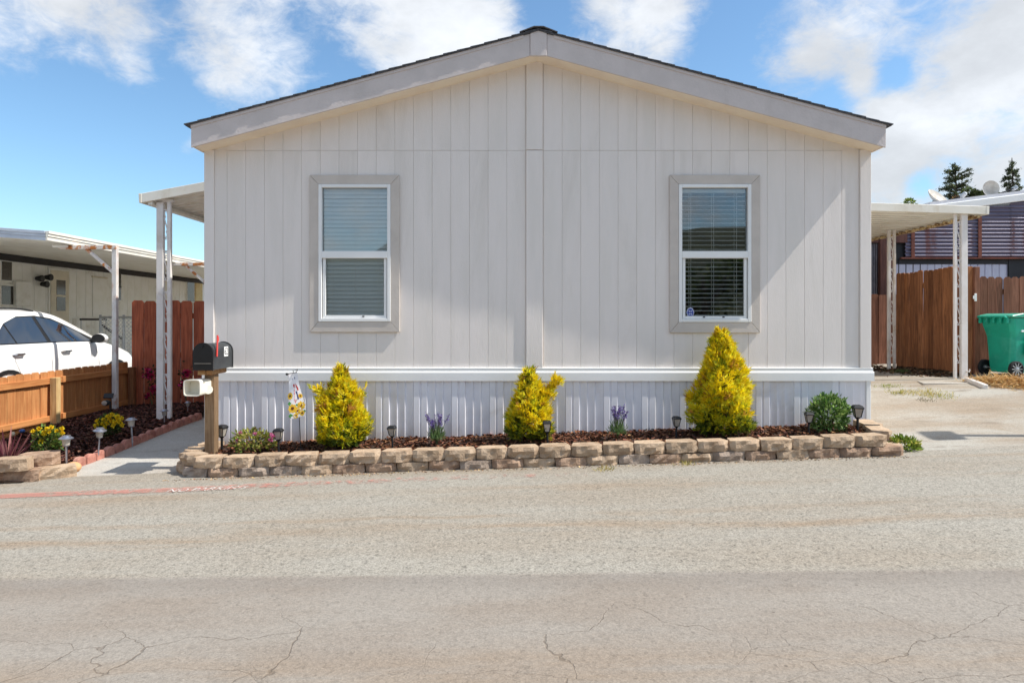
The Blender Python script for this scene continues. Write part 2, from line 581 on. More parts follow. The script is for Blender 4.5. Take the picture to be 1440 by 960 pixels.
def speckle_ground(name, light, dark, warm, kind):
    m, t, p = principled(name)
    v = t.n('ShaderNodeTexCoord').outputs['Object']
    sx = t.n('ShaderNodeSeparateXYZ', {0: v})
    X, Y = sx.outputs[0], sx.outputs[1]
    wob = t.math('MULTIPLY', t.math('SUBTRACT', t.noise(t.vmath('MULTIPLY', v, (0.5, 1.2, 1)), 1.0, 5, 0.6), 0.5), 0.7)
    yy = t.math('ADD', Y, wob)
    big = t.noise(t.vmath('MULTIPLY', v, (0.5, 1.6, 1)), 0.9, 6, 0.6)
    c = t.mix(t.ramp(big, 0.35, 0.7), light, warm)
    if kind == 'road':
        # older smooth patch in the foreground, chip-sealed lane beyond, brown wheel tracks
        Ys = t.math('ADD', Y, t.math('MULTIPLY', X, 0.058))
        seam = t.ramp(t.math('ADD', Ys, t.math('MULTIPLY', wob, 0.10)), 3.76, 3.84)
        near = t.mix(t.ramp(t.noise(t.vmath('MULTIPLY', v, (0.6, 1.8, 1)), 1.3, 7, 0.62), 0.35, 0.68), C(148, 141, 132), C(142, 132, 121))
        near = t.mix(t.ramp(t.noise(v, 5.0, 6, 0.7), 0.6, 0.78, 0, 0.35), near, C(164, 156, 146))
        c = t.mix(seam, near, c)
        edge = t.math('MULTIPLY', t.ramp(Ys, 3.45, 3.74), t.ramp(Ys, 3.82, 3.76))
        c = t.mix(t.math('MULTIPLY', edge, 0.30), c, C(118, 112, 106))
        for yc, wd, amt in ((4.62, 0.2, 0.6), (4.95, 0.1, 0.4), (5.75, 0.22, 0.35), (2.75, 0.3, 0.4), (6.45, 0.2, 0.35)):
            band = t.math('MULTIPLY', t.ramp(yy, yc - wd, yc), t.ramp(yy, yc + wd, yc))
            brk = t.ramp(t.noise(t.vmath('MULTIPLY', v, (0.35, 2.5, 1)), 1.7, 6, 0.65), 0.36, 0.62)
            c = t.mix(t.math('MULTIPLY', t.math('MULTIPLY', band, brk), amt), c, C(146, 124, 100))
    else:
        dirt = t.ramp(t.noise(t.vmath('MULTIPLY', v, (0.9, 1.6, 1)), 0.8, 8, 0.66, 0.6), 0.46, 0.66, 0, 0.75)
        c = t.mix(dirt, c, warm)
        dk = t.ramp(t.noise(t.vmath('MULTIPLY', v, (0.7, 2.4, 1)), 1.9, 8, 0.7, 0.5), 0.54, 0.72, 0, 0.65)
        c = t.mix(dk, c, dark)
    fine = t.noise(v, 95, 3, 0.7)
    stone = t.n('ShaderNodeSeparateColor', {0: t.n('ShaderNodeTexVoronoi', {'Vector': v, 'Scale': 120.0}).outputs['Color']}).outputs[0]
    stone2 = t.n('ShaderNodeSeparateColor', {0: t.n('ShaderNodeTexVoronoi', {'Vector': v, 'Scale': 60.0}).outputs['Color']}).outputs[1]
    mid = t.noise(v, 26, 4, 0.7)
    k = t.math('ADD', t.math('ADD', t.ramp(fine, 0.28, 0.72, 0.76, 1.14, False), t.math('ADD', t.ramp(stone, 0, 1, -0.20, 0.24, False), t.ramp(t.math('POWER', stone2, 5.0), 0, 1, 0.0, -0.30, False))), t.ramp(mid, 0.3, 0.7, -0.10, 0.10, False))
    if kind != 'road':
        k = t.math('ADD', 1.0, t.math('MULTIPLY', t.math('SUBTRACT', k, 0.97), 0.5))
    if kind == 'road':
        soft = t.ramp(Ys, 3.72, 3.87, 0.5, 1.0)
        k = t.math('ADD', 1.0, t.math('MULTIPLY', t.math('SUBTRACT', k, 0.97), soft))
    c = t.mix(1.0, c, t.n('ShaderNodeCombineColor', {0: k, 1: k, 2: k}).outputs[0], 'MULTIPLY')
    pits = t.ramp(t.n('ShaderNodeTexVoronoi', {'Vector': v, 'Scale': 7.0}).outputs['Distance'], 0.05, 0.075, 1, 0)
    pits = t.math('MULTIPLY', pits, t.ramp(t.noise(v, 3.0), 0.55, 0.6))
    c = t.mix(t.math('MULTIPLY', pits, 0.6), c, dark)
    hgt = t.math('ADD', fine, t.math('MULTIPLY', mid, 1.5))
    if kind == 'road':
        wv = t.n('ShaderNodeTexNoise', {'Vector': v, 'Scale': 1.6, 'Detail': 5.0}).outputs['Color']
        v3 = t.vmath('ADD', v, t.vmath('MULTIPLY', t.vmath('SUBTRACT', wv, (0.5, 0.5, 0.5)), (0.55, 0.55, 0)))
        ce = t.n('ShaderNodeTexVoronoi', {'Vector': t.vmath('MULTIPLY', v3, (0.8, 1.5, 1)), 'Scale': 1.7}, feature='DISTANCE_TO_EDGE').outputs['Distance']
        c2 = t.n('ShaderNodeTexVoronoi', {'Vector': t.vmath('MULTIPLY', v3, (1, 1.5, 1)), 'Scale': 4.2}, feature='DISTANCE_TO_EDGE').outputs['Distance']
        zone = t.math('MULTIPLY', t.ramp(Y, 3.55, 3.15), t.ramp(t.noise(t.vmath('MULTIPLY', v, (0.7, 1, 1)), 0.9, 3), 0.42, 0.56))
        zone2 = t.math('MULTIPLY', t.ramp(Y, 3.25, 2.7), t.ramp(t.noise(v, 1.4, 4), 0.52, 0.62))
        rag = t.ramp(t.noise(v, 30, 3), 0.3, 0.7, 0.4, 1.4, False)
        cr = t.math('MULTIPLY', t.ramp(t.math('DIVIDE', ce, rag), 0.0018, 0.0062, 1, 0), zone)
        cr2 = t.math('MULTIPLY', t.ramp(t.math('DIVIDE', c2, rag), 0.006, 0.03, 1, 0), zone2)
        crack = t.math('MAXIMUM', cr, t.math('MULTIPLY', cr2, 0.6))
        c = t.mix(t.math('MULTIPLY', crack, 0.42), c, C(90, 76, 62))
        hgt = t.math('SUBTRACT', hgt, t.math('MULTIPLY', crack, 2.0))
    t.set(p.inputs['Base Color'], c)
    p.inputs['Roughness'].default_value = 0.95
    p.inputs['Specular IOR Level'].default_value = 0.15
    t.set(p.inputs['Normal'], t.n('ShaderNodeBump', {'Strength': 0.45, 'Distance': 0.006, 'Height': hgt}).outputs[0])
    return m


ROADM = speckle_ground('weathered_asphalt', C(155, 150, 140), C(92, 84, 76), C(150, 141, 128), 'road')
DRIVEM = speckle_ground('dusty_concrete', C(168, 164, 155), C(112, 99, 86), C(149, 135, 118), 'drive')
DIRTM = speckle_ground('bare_dirt', C(128, 113, 94), C(83, 70, 57), C(111, 94, 76), 'drive')
WALKM = speckle_ground('walk_concrete', C(186, 183, 176), C(140, 134, 126), C(172, 164, 153), 'drive')

gx = far_axis(-2000, 2000, -20, 20, 0.5)
gy = far_axis(-1600, 2400, -12, 20, 0.5)
sheet('ground', gx, gy, -0.012, DIRTM)


def road_edge(x):
    return 6.78 + 0.04 * math.sin(x * 1.3) + 0.03 * math.sin(x * 3.7 + 1)


rx = frange(-40, 40, 0.25)
mb = MB()
ny = 44
for i, x in enumerate(rx):
    for j in range(ny):
        y = -9 + (road_edge(x) + 9) * j / (ny - 1)
        mb.v.append((x, y, h(x, y) + 0.004))
for i in range(len(rx) - 1):
    for j in range(ny - 1):
        a = i * ny + j
        mb.f.append((a, a + ny, a + ny + 1, a + 1))
structure(mb.build('road', ROADM, smooth='all'))

sheet('driveway', frange(3.5, 12, 0.25), frange(6.6, 14.5, 0.25), 0.0, DRIVEM)
sheet('walkway', frange(-6.2, -2.6, 0.2), frange(6.5, 14, 0.2), -0.002, WALKM)
sheet('neighbour_driveway', frange(-14, -6.2, 0.4), frange(6.6, 24, 0.4), 0.0, WALKM)

# worn red kerb line with stencilled lettering
m, t, p = principled('worn_red_paint')
v = t.n('ShaderNodeTexCoord').outputs['Object']
t.set(p.inputs['Base Color'], t.mix(t.noise(v, 40), C(208, 142, 128), C(192, 126, 112)))
p.inputs['Roughness'].default_value = 0.9
fade = t.n('ShaderNodeSeparateXYZ', {0: v}).outputs[0]
wear = t.math('ADD', t.noise(v, 14, 6, 0.7), t.ramp(fade, -4.5, 1.2, 0.10, -0.16, False))
al = t.ramp(wear, 0.40, 0.60, 0.0, 0.55)
t.set(p.inputs['Alpha'], al)
REDPAINT = m
m, t, p = principled('worn_white_paint')
v = t.n('ShaderNodeTexCoord').outputs['Object']
t.set(p.inputs['Base Color'], C(236, 232, 226))
t.set(p.inputs['Alpha'], t.ramp(t.noise(v, 22, 5, 0.7), 0.36, 0.56, 0.0, 0.75))
WORNWHITE = m


def road_y(px, py):
    return ground_at(px, py)


mb = MB()
pts = []
for px, py, wpx in ((-500, 707, 6), (-60, 702, 6), (0, 699, 6), (120, 694, 6), (240, 690, 6), (360, 684, 6), (480, 679, 6), (600, 674, 6), (720, 670, 5), (840, 668, 4)):
    a = ground_at(px, py + wpx / 2)
    b = ground_at(px, py - wpx / 2)
    pts.append((a, b))
for a, b in pts:
    mb.v += [(a.x, a.y, h(a.x, a.y) + 0.010), (b.x, b.y, h(b.x, b.y) + 0.010)]
for i in range(len(pts) - 1):
    mb.f.append((2 * i, 2 * i + 2, 2 * i + 3, 2 * i + 1))
redline = structure(mb.build('road_marking', REDPAINT))


def text_mesh(s, size, extrude=0.0, align='CENTER'):
    cu = bpy.data.curves.new('lettering', 'FONT')
    cu.body = s
    cu.size = size
    cu.extrude = extrude
    cu.align_x = align
    cu.align_y = 'CENTER'
    cu.resolution_u = 2
    o = bpy.data.objects.new('lettering', cu)
    COL.objects.link(o)
    dg = bpy.context.evaluated_depsgraph_get()
    me = bpy.data.meshes.new_from_object(o.evaluated_get(dg))
    COL.objects.unlink(o)
    bpy.data.objects.remove(o)
    return me


me = text_mesh('NO PARKING', 0.145)
me.materials.append(WORNWHITE)
c0 = ground_at(292, 689.5)
slope = 0.047
for vv in me.vertices:
    x = c0.x + vv.co.x * 0.78
    y = c0.y + vv.co.y * 1.1 + vv.co.x * slope
    vv.co = (x, y, h(x, y) + 0.015)
lt = link('stencil_lettering', me, redline)

# ------------------------------------------------------------------ the house
HX0, HX1, HC = -3.36, 3.92, 0.28          # wall ends, ridge line
WY = 7.5                                  # siding back plane
FY = WY - 0.28                            # fascia plane
PEAK, SL = 4.328, 0.270                   # soffit height at ridge, roof slope
HEND = 22.0


def zs(x):
    return PEAK - SL * abs(x - HC)


house = root('manufactured_home', (HC, WY, h(HC, WY)), 'pale grey manufactured home with white skirting and low gable roof', 'house')

# window openings (outer frame) x0,x1,z0,z1
WINS = [((449 - 720) / 128, (550 - 720) / 128, EYE + (450 - 452) / 128, EYE + (450 - 260) / 128),
        ((953.5 - 720) / 128, (1055 - 720) / 128, EYE + (450 - 453) / 128, EYE + (450 - 260) / 128)]
HOLES = [(a + 0.02, b - 0.02, c + 0.02, d_ - 0.02) for a, b, c, d_ in WINS]

# hidden backing wall with the openings left out, side walls, rear wall
mb = MB()
bx = [HX0 + 0.02, HOLES[0][0], HOLES[0][1], HOLES[1][0], HOLES[1][1], HX1 - 0.02]
for i in range(5):
    x0, x1 = bx[i], bx[i + 1]
    segs = [(0.95, HOLES[0][2]), (HOLES[0][3], None)] if i == 1 else [(0.95, HOLES[1][2]), (HOLES[1][3], None)] if i == 3 else [(0.95, None)]
    for z0, z1 in segs:
        if z1 is None:
            pl = [(x0, z0), (x1, z0), (x1, zs(x1) + 0.03)] + ([(HC, zs(HC) + 0.03)] if x0 < HC < x1 else []) + [(x0, zs(x0) + 0.03)]
            mb.prism(pl, 'y', WY, WY + 0.06)
        else:
            mb.box(x0, x1, WY, WY + 0.06, z0, z1)
mb.build('wall_sheathing', SIDING, house)
mb = MB()
mb.box(HX0, HX0 + 0.08, WY + 0.07, HEND, -0.2, zs(HX0) + 0.03)
mb.box(HX1 - 0.08, HX1, WY + 0.07, HEND, 0.2, zs(HX1) + 0.03)
mb.build('side_wall', SIDING, house)
MB().prism([(HX0 + 0.09, 0), (HX1 - 0.09, 0), (HX1 - 0.09, zs(HX1)), (HC, PEAK), (HX0 + 0.09, zs(HX0))], 'y', HEND - 0.1, HEND - 0.02).build('rear_wall', SIDING, house)
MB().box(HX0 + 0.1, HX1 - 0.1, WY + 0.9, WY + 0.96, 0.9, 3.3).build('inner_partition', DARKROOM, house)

# siding strips, each its own board
ZB, ZSEAM = 0.977, EYE + 238 / 128
T = 0.007
PITCH = 26.2 / 128
xs_b = []
x = 0.345
while x < HX1 - 0.12:
    xs_b.append((x, min(x + PITCH, HX1 - 0.11)))
    x += PITCH
x = 0.147
while x > HX0 + 0.11:
    xs_b.append((max(x - PITCH, HX0 + 0.095), x))
    x -= PITCH


def strip(x0, x1, z0, z1, ztop=None, gl=0.0010, gr=0.0010):
    """board with eased edges, face towards the street"""
    x0 += gl
    x1 -= gr
    if x1 - x0 < 0.006:
        return
    ca, cb2 = (0.0022 if gl else 0.0003), (0.0022 if gr else 0.0003)
    prof = [(x0, WY), (x0, WY - T + ca), (x0 + ca, WY - T), (x1 - cb2, WY - T), (x1, WY - T + cb2), (x1, WY)]
    n = len(prof)
    top = (lambda xx: z1) if ztop is None else ztop
    vs = [(a, b, z0) for a, b in prof] + [(a, b, top(a)) for a, b in prof]
    fs = [tuple(range(n))[::-1], tuple(range(n, 2 * n))] + [(i, (i + 1) % n, n + (i + 1) % n, n + i) for i in range(n)]
    MB().add(vs, fs).build('siding_board', SIDING, house)


for (x0, x1) in xs_b:
    cuts = [x0, x1]
    for hx0, hx1, hz0, hz1 in HOLES:
        for hx in (hx0, hx1):
            if x0 + 0.015 < hx < x1 - 0.015:
                cuts.append(hx)
    cuts.sort()
    for a, b in zip(cuts[:-1], cuts[1:]):
        mid = (a + b) / 2
        gg = (0.0010 if a == x0 else 0.0, 0.0010 if b == x1 else 0.0)
        hole = next((q for q in HOLES if q[0] - 0.01 < mid < q[1] + 0.01), None)
        lo_top = min(ZSEAM - 0.0018, zs(a) + 0.02, zs(b) + 0.02)
        if hole:
            strip(a, b, ZB, hole[2], None, *gg)
            strip(a, b, hole[3], lo_top, None, *gg)
        else:
            strip(a, b, ZB, lo_top, None, *gg)
    if min(zs(x0), zs(x1)) > ZSEAM + 0.03:
        strip(x0, x1, ZSEAM + 0.0018, 0, lambda xx: zs(xx) + 0.02)

# centre batten (two lengths), corner boards
mb = MB().box(0.156, 0.336, WY - 0.028, WY, ZB, ZSEAM - 0.003)
mb.build('centre_batten', SIDING, house, bevel=0.004)
MB().prism([(0.156, ZSEAM + 0.003), (0.336, ZSEAM + 0.003), (0.336, PEAK + 0.02), (0.156, PEAK + 0.02)], 'y', WY - 0.028, WY).build('centre_batten', SIDING, house, bevel=0.004)
MB().box(HX1 - 0.108, HX1 + 0.012, WY - 0.030, WY + 0.07, ZB, zs(HX1) + 0.02).build('corner_board', SIDING, house, bevel=0.004)
MB().box(HX0 - 0.012, HX0 + 0.095, WY - 0.026, WY + 0.07, ZB, zs(HX0) + 0.02).build('corner_board', SIDING, house, bevel=0.004)

# white belt rail over the skirting
ZB0 = EYE + (450 - 535) / 128
MB().prism([(WY - 0.030, ZB - 0.036), (WY - 0.034, ZB - 0.001), (WY - 0.012, ZB + 0.004), (WY + 0.05, ZB + 0.004), (WY + 0.05, ZB - 0.036)], 'x',
           HX0 - 0.02, HX1 + 0.03).build('belt_rail_cap', WHITE, house)
MB().prism([(WY - 0.050, ZB0), (WY - 0.050, ZB - 0.050), (WY - 0.036, ZB - 0.0365), (WY + 0.045, ZB - 0.0365), (WY + 0.045, ZB0)], 'x',
           HX0 - 0.025, HX1 + 0.035).build('belt_rail', WHITE, house)

# ribbed vinyl skirting, panel by panel
PW = 53.3 / 128
prof = [(0.0, -0.012), (0.004, -0.0135), (0.062, -0.0135), (0.066, -0.012), (0.070, -0.003), (0.084, -0.003), (0.087, -0.012), (0.146, -0.0135), (0.150, -0.012), (0.156, 0.002),
        (0.200, -0.004), (0.232, -0.010), (0.236, -0.010), (0.242, 0.002), (0.286, -0.004), (0.318, -0.010), (0.322, -0.010), (0.328, 0.002), (0.372, -0.004), (0.408, -0.011), (PW - 0.002, -0.012)]
SKY = WY - 0.013


def skirt_panel(xa, wmax=None):
    mb = MB()
    pr = [q for q in prof if wmax is None or q[0] <= wmax]
    zt = ZB0 + 0.03
    n = len(pr)
    for (px_, d_) in pr:
        mb.v.append((xa + px_, SKY + d_ * 1.25, h(xa + px_, WY) - 0.05))
    for (px_, d_) in pr:
        mb.v.append((xa + px_, SKY + d_ * 1.25, zt))
    for (px_, d_) in ((pr[0]), (pr[-1])):
        mb.v.append((xa + px_, SKY + 0.02, h(xa + px_, WY) - 0.05))
        mb.v.append((xa + px_, SKY + 0.02, zt))
    for i in range(n - 1):
        mb.f.append((i, i + 1, n + i + 1, n + i))
    mb.f += [(0, n, 2 * n + 1, 2 * n), (n - 1, 2 * n + 2, 2 * n + 3, 2 * n - 1), (2 * n, 2 * n + 1, 2 * n + 3, 2 * n + 2)]
    mb.build('skirting_panel', SKIRT, house)


x = (582 - 720) / 128 - 8 * PW
while x < HX1 - 0.08:
    x0 = x
    if x0 > HX0 - 0.05:
        skirt_panel(x0, None if x0 + PW < HX1 - 0.04 else HX1 - 0.04 - x0)
    elif x0 + PW > HX0 + 0.1:
        pass
    x += PW
xa = (582 - 720) / 128 - 8 * PW
while xa < HX0 - 0.05:
    xa += PW
if xa - HX0 > 0.06:
    MB().box(HX0, xa - 0.002, SKY - 0.012, SKY + 0.02, h(HX0, WY) - 0.05, ZB0 + 0.03).build('skirting_panel', SKIRT, house)
MB().box(HX1 - 0.045, HX1 + 0.006, SKY - 0.022, SKY + 0.05, h(HX1, WY) - 0.05, ZB0 - 0.001).build('skirting_corner', WHITE, house, bevel=0.004)
MB().box(HX0 - 0.006, HX0 + 0.045, SKY - 0.022, SKY + 0.05, h(HX0, WY) - 0.05, ZB0 - 0.001).build('skirting_corner', WHITE, house, bevel=0.004)
mb = MB()
mb.box(HX0 + 0.01, HX0 + 0.03, SKY + 0.06, HEND, -0.3, ZB0 + 0.1)
mb.box(HX1 - 0.03, HX1 - 0.01, SKY + 0.06, HEND, 0.0, ZB0 + 0.1)
mb.build('side_skirting', SKIRT, house)

# roof: soffits, rake boards, shingled slopes
EO = 0.035                                # eave board outside the wall
FH = 0.222                                # rake board height
for sg, xe in ((-1, HX0 - EO), (1, HX1 + EO)):
    xin = HC + sg * 0.09
    # soffit between wall and rake board
    MB().prism([(xin - sg * 0.09, zs(HC)), (xe, zs(xe)), (xe, zs(xe) + 0.02), (xin - sg * 0.09, zs(HC) + 0.02)], 'y', FY + 0.02, WY + 0.0).build('soffit', SOFFIT, house)
    # rake board
    MB().prism([(xin, zs(xin) - 0.012), (xe, zs(xe) - 0.012), (xe, zs(xe) + FH), (xin, zs(xin) + FH)], 'y', FY, FY + 0.02).build('rake_board', FASCIA, house, bevel=0.003)
    # thin drip board under the shingles
    MB().prism([(HC + sg * 0.16, zs(HC + sg * 0.16) + FH - 0.028), (xe, zs(xe) + FH - 0.028), (xe, zs(xe) + FH + 0.004), (HC + sg * 0.16, zs(HC + sg * 0.16) + FH + 0.004)],
               'y', FY - 0.008, FY + 0.03).build('drip_board', FASCIA, house)
    # eave fascia along the side
    MB().box(min(xe, xe - sg * 0.02), max(xe, xe - sg * 0.02), FY + 0.022, HEND, zs(xe) + 0.003, zs(xe) + FH - 0.03).build('eave_board', FASCIA, house)
    # roof deck + shingle courses
    zt = lambda xx: zs(xx) + FH
    xo = xe + sg * 0.05
    MB().prism([(HC, zt(HC) + 0.002), (xo, zt(xo) + 0.002), (xo, zt(xo) + 0.014), (HC, zt(HC) + 0.014)], 'y', FY - 0.022, HEND).build('roof_deck', SHINGLE, house)
    nco = 26
    for i in range(nco):
        a = HC + (xo + sg * 0.012 - HC) * i / nco
        b = HC + (xo + sg * 0.012 - HC) * (i + 1) / nco
        jit = rnd.uniform(-0.004, 0.004)
        MB().prism([(a - sg * 0.02, zt(a) + 0.018), (b, zt(b) + 0.015), (b, zt(b) + 0.026), (a - sg * 0.02, zt(a) + 0.022)], 'y', FY - 0.030 + jit, HEND + 0.03).build('shingle_course', SHINGLE, house)
MB().prism([(HC - 0.088, zs(HC - 0.09) - 0.014), (HC + 0.088, zs(HC + 0.09) - 0.014), (HC + 0.088, zs(HC + 0.09) + FH), (HC, zs(HC) + FH + 0.012), (HC - 0.088, zs(HC - 0.09) + FH)],
           'y', FY - 0.010, FY + 0.02).build('ridge_block', FASCIA, house, bevel=0.004)
MB().prism([(HC - 0.2, zs(HC - 0.2) + FH + 0.028), (HC - 0.05, zs(HC) + FH + 0.030), (HC + 0.05, zs(HC) + FH + 0.030), (HC + 0.2, zs(HC + 0.2) + FH + 0.028),
            (HC + 0.2, zs(HC + 0.2) + FH + 0.036), (HC + 0.05, zs(HC) + FH + 0.040), (HC - 0.05, zs(HC) + FH + 0.040), (HC - 0.2, zs(HC - 0.2) + FH + 0.036)],
           'y', FY - 0.045, HEND + 0.03).build('ridge_cap', SHINGLE, house)

# windows
for wi, (x0, x1, z0, z1) in enumerate(WINS):
    px = lambda v_: (v_ - 720) / 128
    pz = lambda v_: EYE + (450 - v_) / 128
    mb = MB()
    fw = 0.037
    yf, yb = WY - 0.042, WY + 0.03
    zm0, zm1 = pz(363.5), pz(353.5)
    mb.box(x0, x0 + fw, yf, yb, z0, z1)
    mb.box(x1 - fw, x1, yf, yb, z0, z1)
    mb.box(x0 + fw, x1 - fw, yf, yb, z1 - fw, z1)
    mb.box(x0 + fw, x1 - fw, yf, yb, z0, z0 + fw)
    mb.box(x0 + fw, x1 - fw, yf - 0.002, yb - 0.002, zm0, zm1)
    win = mb.build('window', WHITE, house, bevel=0.004)
    # mitred wood casing
    tw = 0.098
    ox0, ox1, oz0, oz1 = x0 - tw, x1 + tw, z0 - tw * 1.18, z1 + tw * 1.04
    ty0, ty1 = WY - 0.034, WY - 0.0115
    for pl in ([(ox0, oz1), (ox1, oz1), (x1 + .001, z1 + .001), (x0 - .001, z1 + .001)], [(ox0, oz0), (x0 - .001, z0 - .001), (x1 + .001, z0 - .001), (ox1, oz0)],
               [(ox0, oz0), (ox0, oz1), (x0 - .001, z1 + .001), (x0 - .001, z0 - .001)], [(ox1, oz0), (x1 + .001, z0 - .001), (x1 + .001, z1 + .001), (ox1, oz1)]):
        cx = sum(q[0] for q in pl) / 4
        cz = sum(q[1] for q in pl) / 4
        pl = [(cx + (q[0] - cx) * 0.998, cz + (q[1] - cz) * 0.998) for q in pl]
        MB().prism(pl, 'y', ty0, ty1).build('casing_board', TRIM, win, bevel=0.003)
    MB().box(x0 + fw, x1 - fw, WY + 0.0, WY + 0.004, zm1, z1 - fw).build('pane', PANE, win)
    sw = 0.03
    mb = MB()
    sx0, sx1, sz0, sz1 = x0 + fw + 0.008, x1 - fw - 0.008, z0 + fw + 0.001, zm0 - 0.001
    ya, yb2 = WY - 0.024, WY + 0.010
    mb.box(sx0, sx0 + sw, ya, yb2, sz0, sz1)
    mb.box(sx1 - sw, sx1, ya, yb2, sz0, sz1)
    mb.box(sx0 + sw, sx1 - sw, ya, yb2, sz0, sz0 + sw)
    mb.build('sash', WHITE, win, bevel=0.003)
    MB().box(sx0 + sw, sx1 - sw, WY - 0.006, WY - 0.002, sz0 + sw, sz1).build('pane', PANE, win)
    for lx in ((0.62,) if wi == 0 else (0.35, 0.62)):
        xx = x0 + (x1 - x0) * lx
        MB().box(xx - 0.012, xx + 0.012, ya - 0.008, ya, sz0 + 0.012, sz0 + 0.026).build('latch', BLACKPLASTIC, win, bevel=0.002)
    # venetian blind: closed slats on the left, open on the right
    mb = MB()
    z = z1 - 0.075
    tilt = math.radians(72 if wi == 0 else 8)
    while z > z0 + 0.05:
        jz = rnd.uniform(-0.002, 0.002)
        dy, dz_ = math.cos(tilt) * 0.024, math.sin(tilt) * 0.024
        y_c = WY + (0.045 if wi == 0 else 0.065)
        a, b = Vector((0, y_c - dy, z + jz - dz_)), Vector((0, y_c + dy, z + jz + dz_))
        nrm = Vector((0, -(b - a).z, (b - a).y)).normalized() * 0.0045
        m_ = (a + b) / 2 + nrm * 1.2
        poly = [(a.y, a.z), (m_.y, m_.z), (b.y, b.z), (b.y + nrm.y * .7, b.z + nrm.z * .7), (m_.y + nrm.y * .7, m_.z + nrm.z * .7), (a.y + nrm.y * .7, a.z + nrm.z * .7)]
        mb.prism(poly, 'x', x0 + fw + 0.005, x1 - fw - 0.005)
        z -= 0.046 if wi == 0 else 0.0485
    mb.build('blind_slats', BLIND if wi == 0 else BLIND2, win, kind='stuff')
    mb = MB().box(x0 + fw, x1 - fw, WY + 0.05, WY + 0.10, z1 - 0.075, z1 - 0.035)
    for fx in (0.15, 0.5, 0.85):
        xx = x0 + fw + (x1 - x0 - 2 * fw) * fx
        for yy in (WY + 0.018, WY + 0.10):
            mb.box(xx - 0.002, xx + 0.002, yy - 0.001, yy + 0.001, z0 + 0.04, z1 - 0.07)
    mb.build('blind_headrail', BLIND2, win)
    if wi == 1:
        # blue and silver badge sticker on the lower pane
        cx, cz, yy = px(970.5), pz(440), WY - 0.0075
        ol = [(0, 1), (.35, .92), (.62, .82), (.78, .5), (1, .1), (.82, -.25), (.62, -.6), (.3, -.92), (0, -1), (-.3, -.92), (-.62, -.6), (-.82, -.25), (-1, .1), (-.78, .5), (-.62, .82), (-.35, .92)]
        SILV = M('sticker_silver', C(190, 198, 222), C(150, 160, 196), 30, 0.5)
        SBLUE = M('sticker_blue', C(58, 74, 158), C(40, 54, 130), 30, 0.5)
        st = MB().prism([(cx + a * 0.044, cz + b * 0.06) for a, b in ol], 'y', yy - 0.001, yy + 0.001).build('badge_sticker', SILV, win)
        mb = MB()
        mb.prism([(cx + a * 0.034, cz + b * 0.048) for a, b in ol], 'y', yy - 0.002, yy - 0.0011)
        st.data.materials.append(SBLUE)
        mb2 = mb.build('badge_print', SBLUE, win)
        mb = MB()
        for q in range(4):
            th = PI / 4 + q * PI / 2
            mb.cbox((cx + math.cos(th) * 0.015, yy - 0.0026, cz + math.sin(th) * 0.022 + 0.004), 0.012, 0.001, 0.018, Euler((0, th, 0)))
        mb.build('badge_print', SILV, win)


# ------------------------------------------------------------------ carport awnings at both sides of the house
def scroll_post(parent, x, y, z0, z1, legs, name='post'):
    """legs: list of (x offset, width); scroll work between the first two"""
    g = None
    for i, (dx, wd) in enumerate(legs):
        o = MB().box(x + dx - wd / 2, x + dx + wd / 2, y - min(wd, .06) / 2, y + min(wd, .06) / 2, z0, z1).build(name, POSTWHITE, parent, bevel=0.004)
        if g is None:
            g = o
    a = legs[0][0] + legs[0][1] / 2
    b = legs[1][0] - legs[1][1] / 2
    mid, hw = x + (a + b) / 2, abs(b - a) / 2
    mb = MB()
    z = z1 - 0.12
    while z > z0 + 0.5:
        pts = []
        for k in range(22):
            t_ = k / 21
            # S curve with curled ends
            if t_ < 0.3:
                th = PI * 1.5 * (t_ / 0.3)
                pts.append((mid + hw * 0.75 * math.cos(th), y, z - 0.05 + 0.045 * math.sin(th)))
            elif t_ > 0.7:
                th = PI * 1.5 * ((1 - t_) / 0.3)
                pts.append((mid - hw * 0.75 * math.cos(th), y, z - 0.34 - 0.045 * math.sin(th)))
            else:
                u = (t_ - 0.3) / 0.4
                pts.append((mid + hw * 0.8 * math.sin((u - 0.5) * PI), y, z - 0.095 - 0.20 * u))
        mb.tube(pts, 0.0085, 6)
        for zz in (z, z - 0.40):
            mb.box(mid - hw, mid + hw, y - 0.006, y + 0.006, zz - 0.006, zz + 0.006)
        z -= 0.56
    mb.build('scroll_work', POSTWHITE, g)
    MB().box(x + legs[0][0] - legs[0][1] / 2 - 0.02, x + legs[1][0] + legs[1][1] / 2 + 0.02, y - 0.05, y + 0.05, z0 - 0.01, z0 + 0.012).build('base_plate', RUSTWHITE, g)
    return g


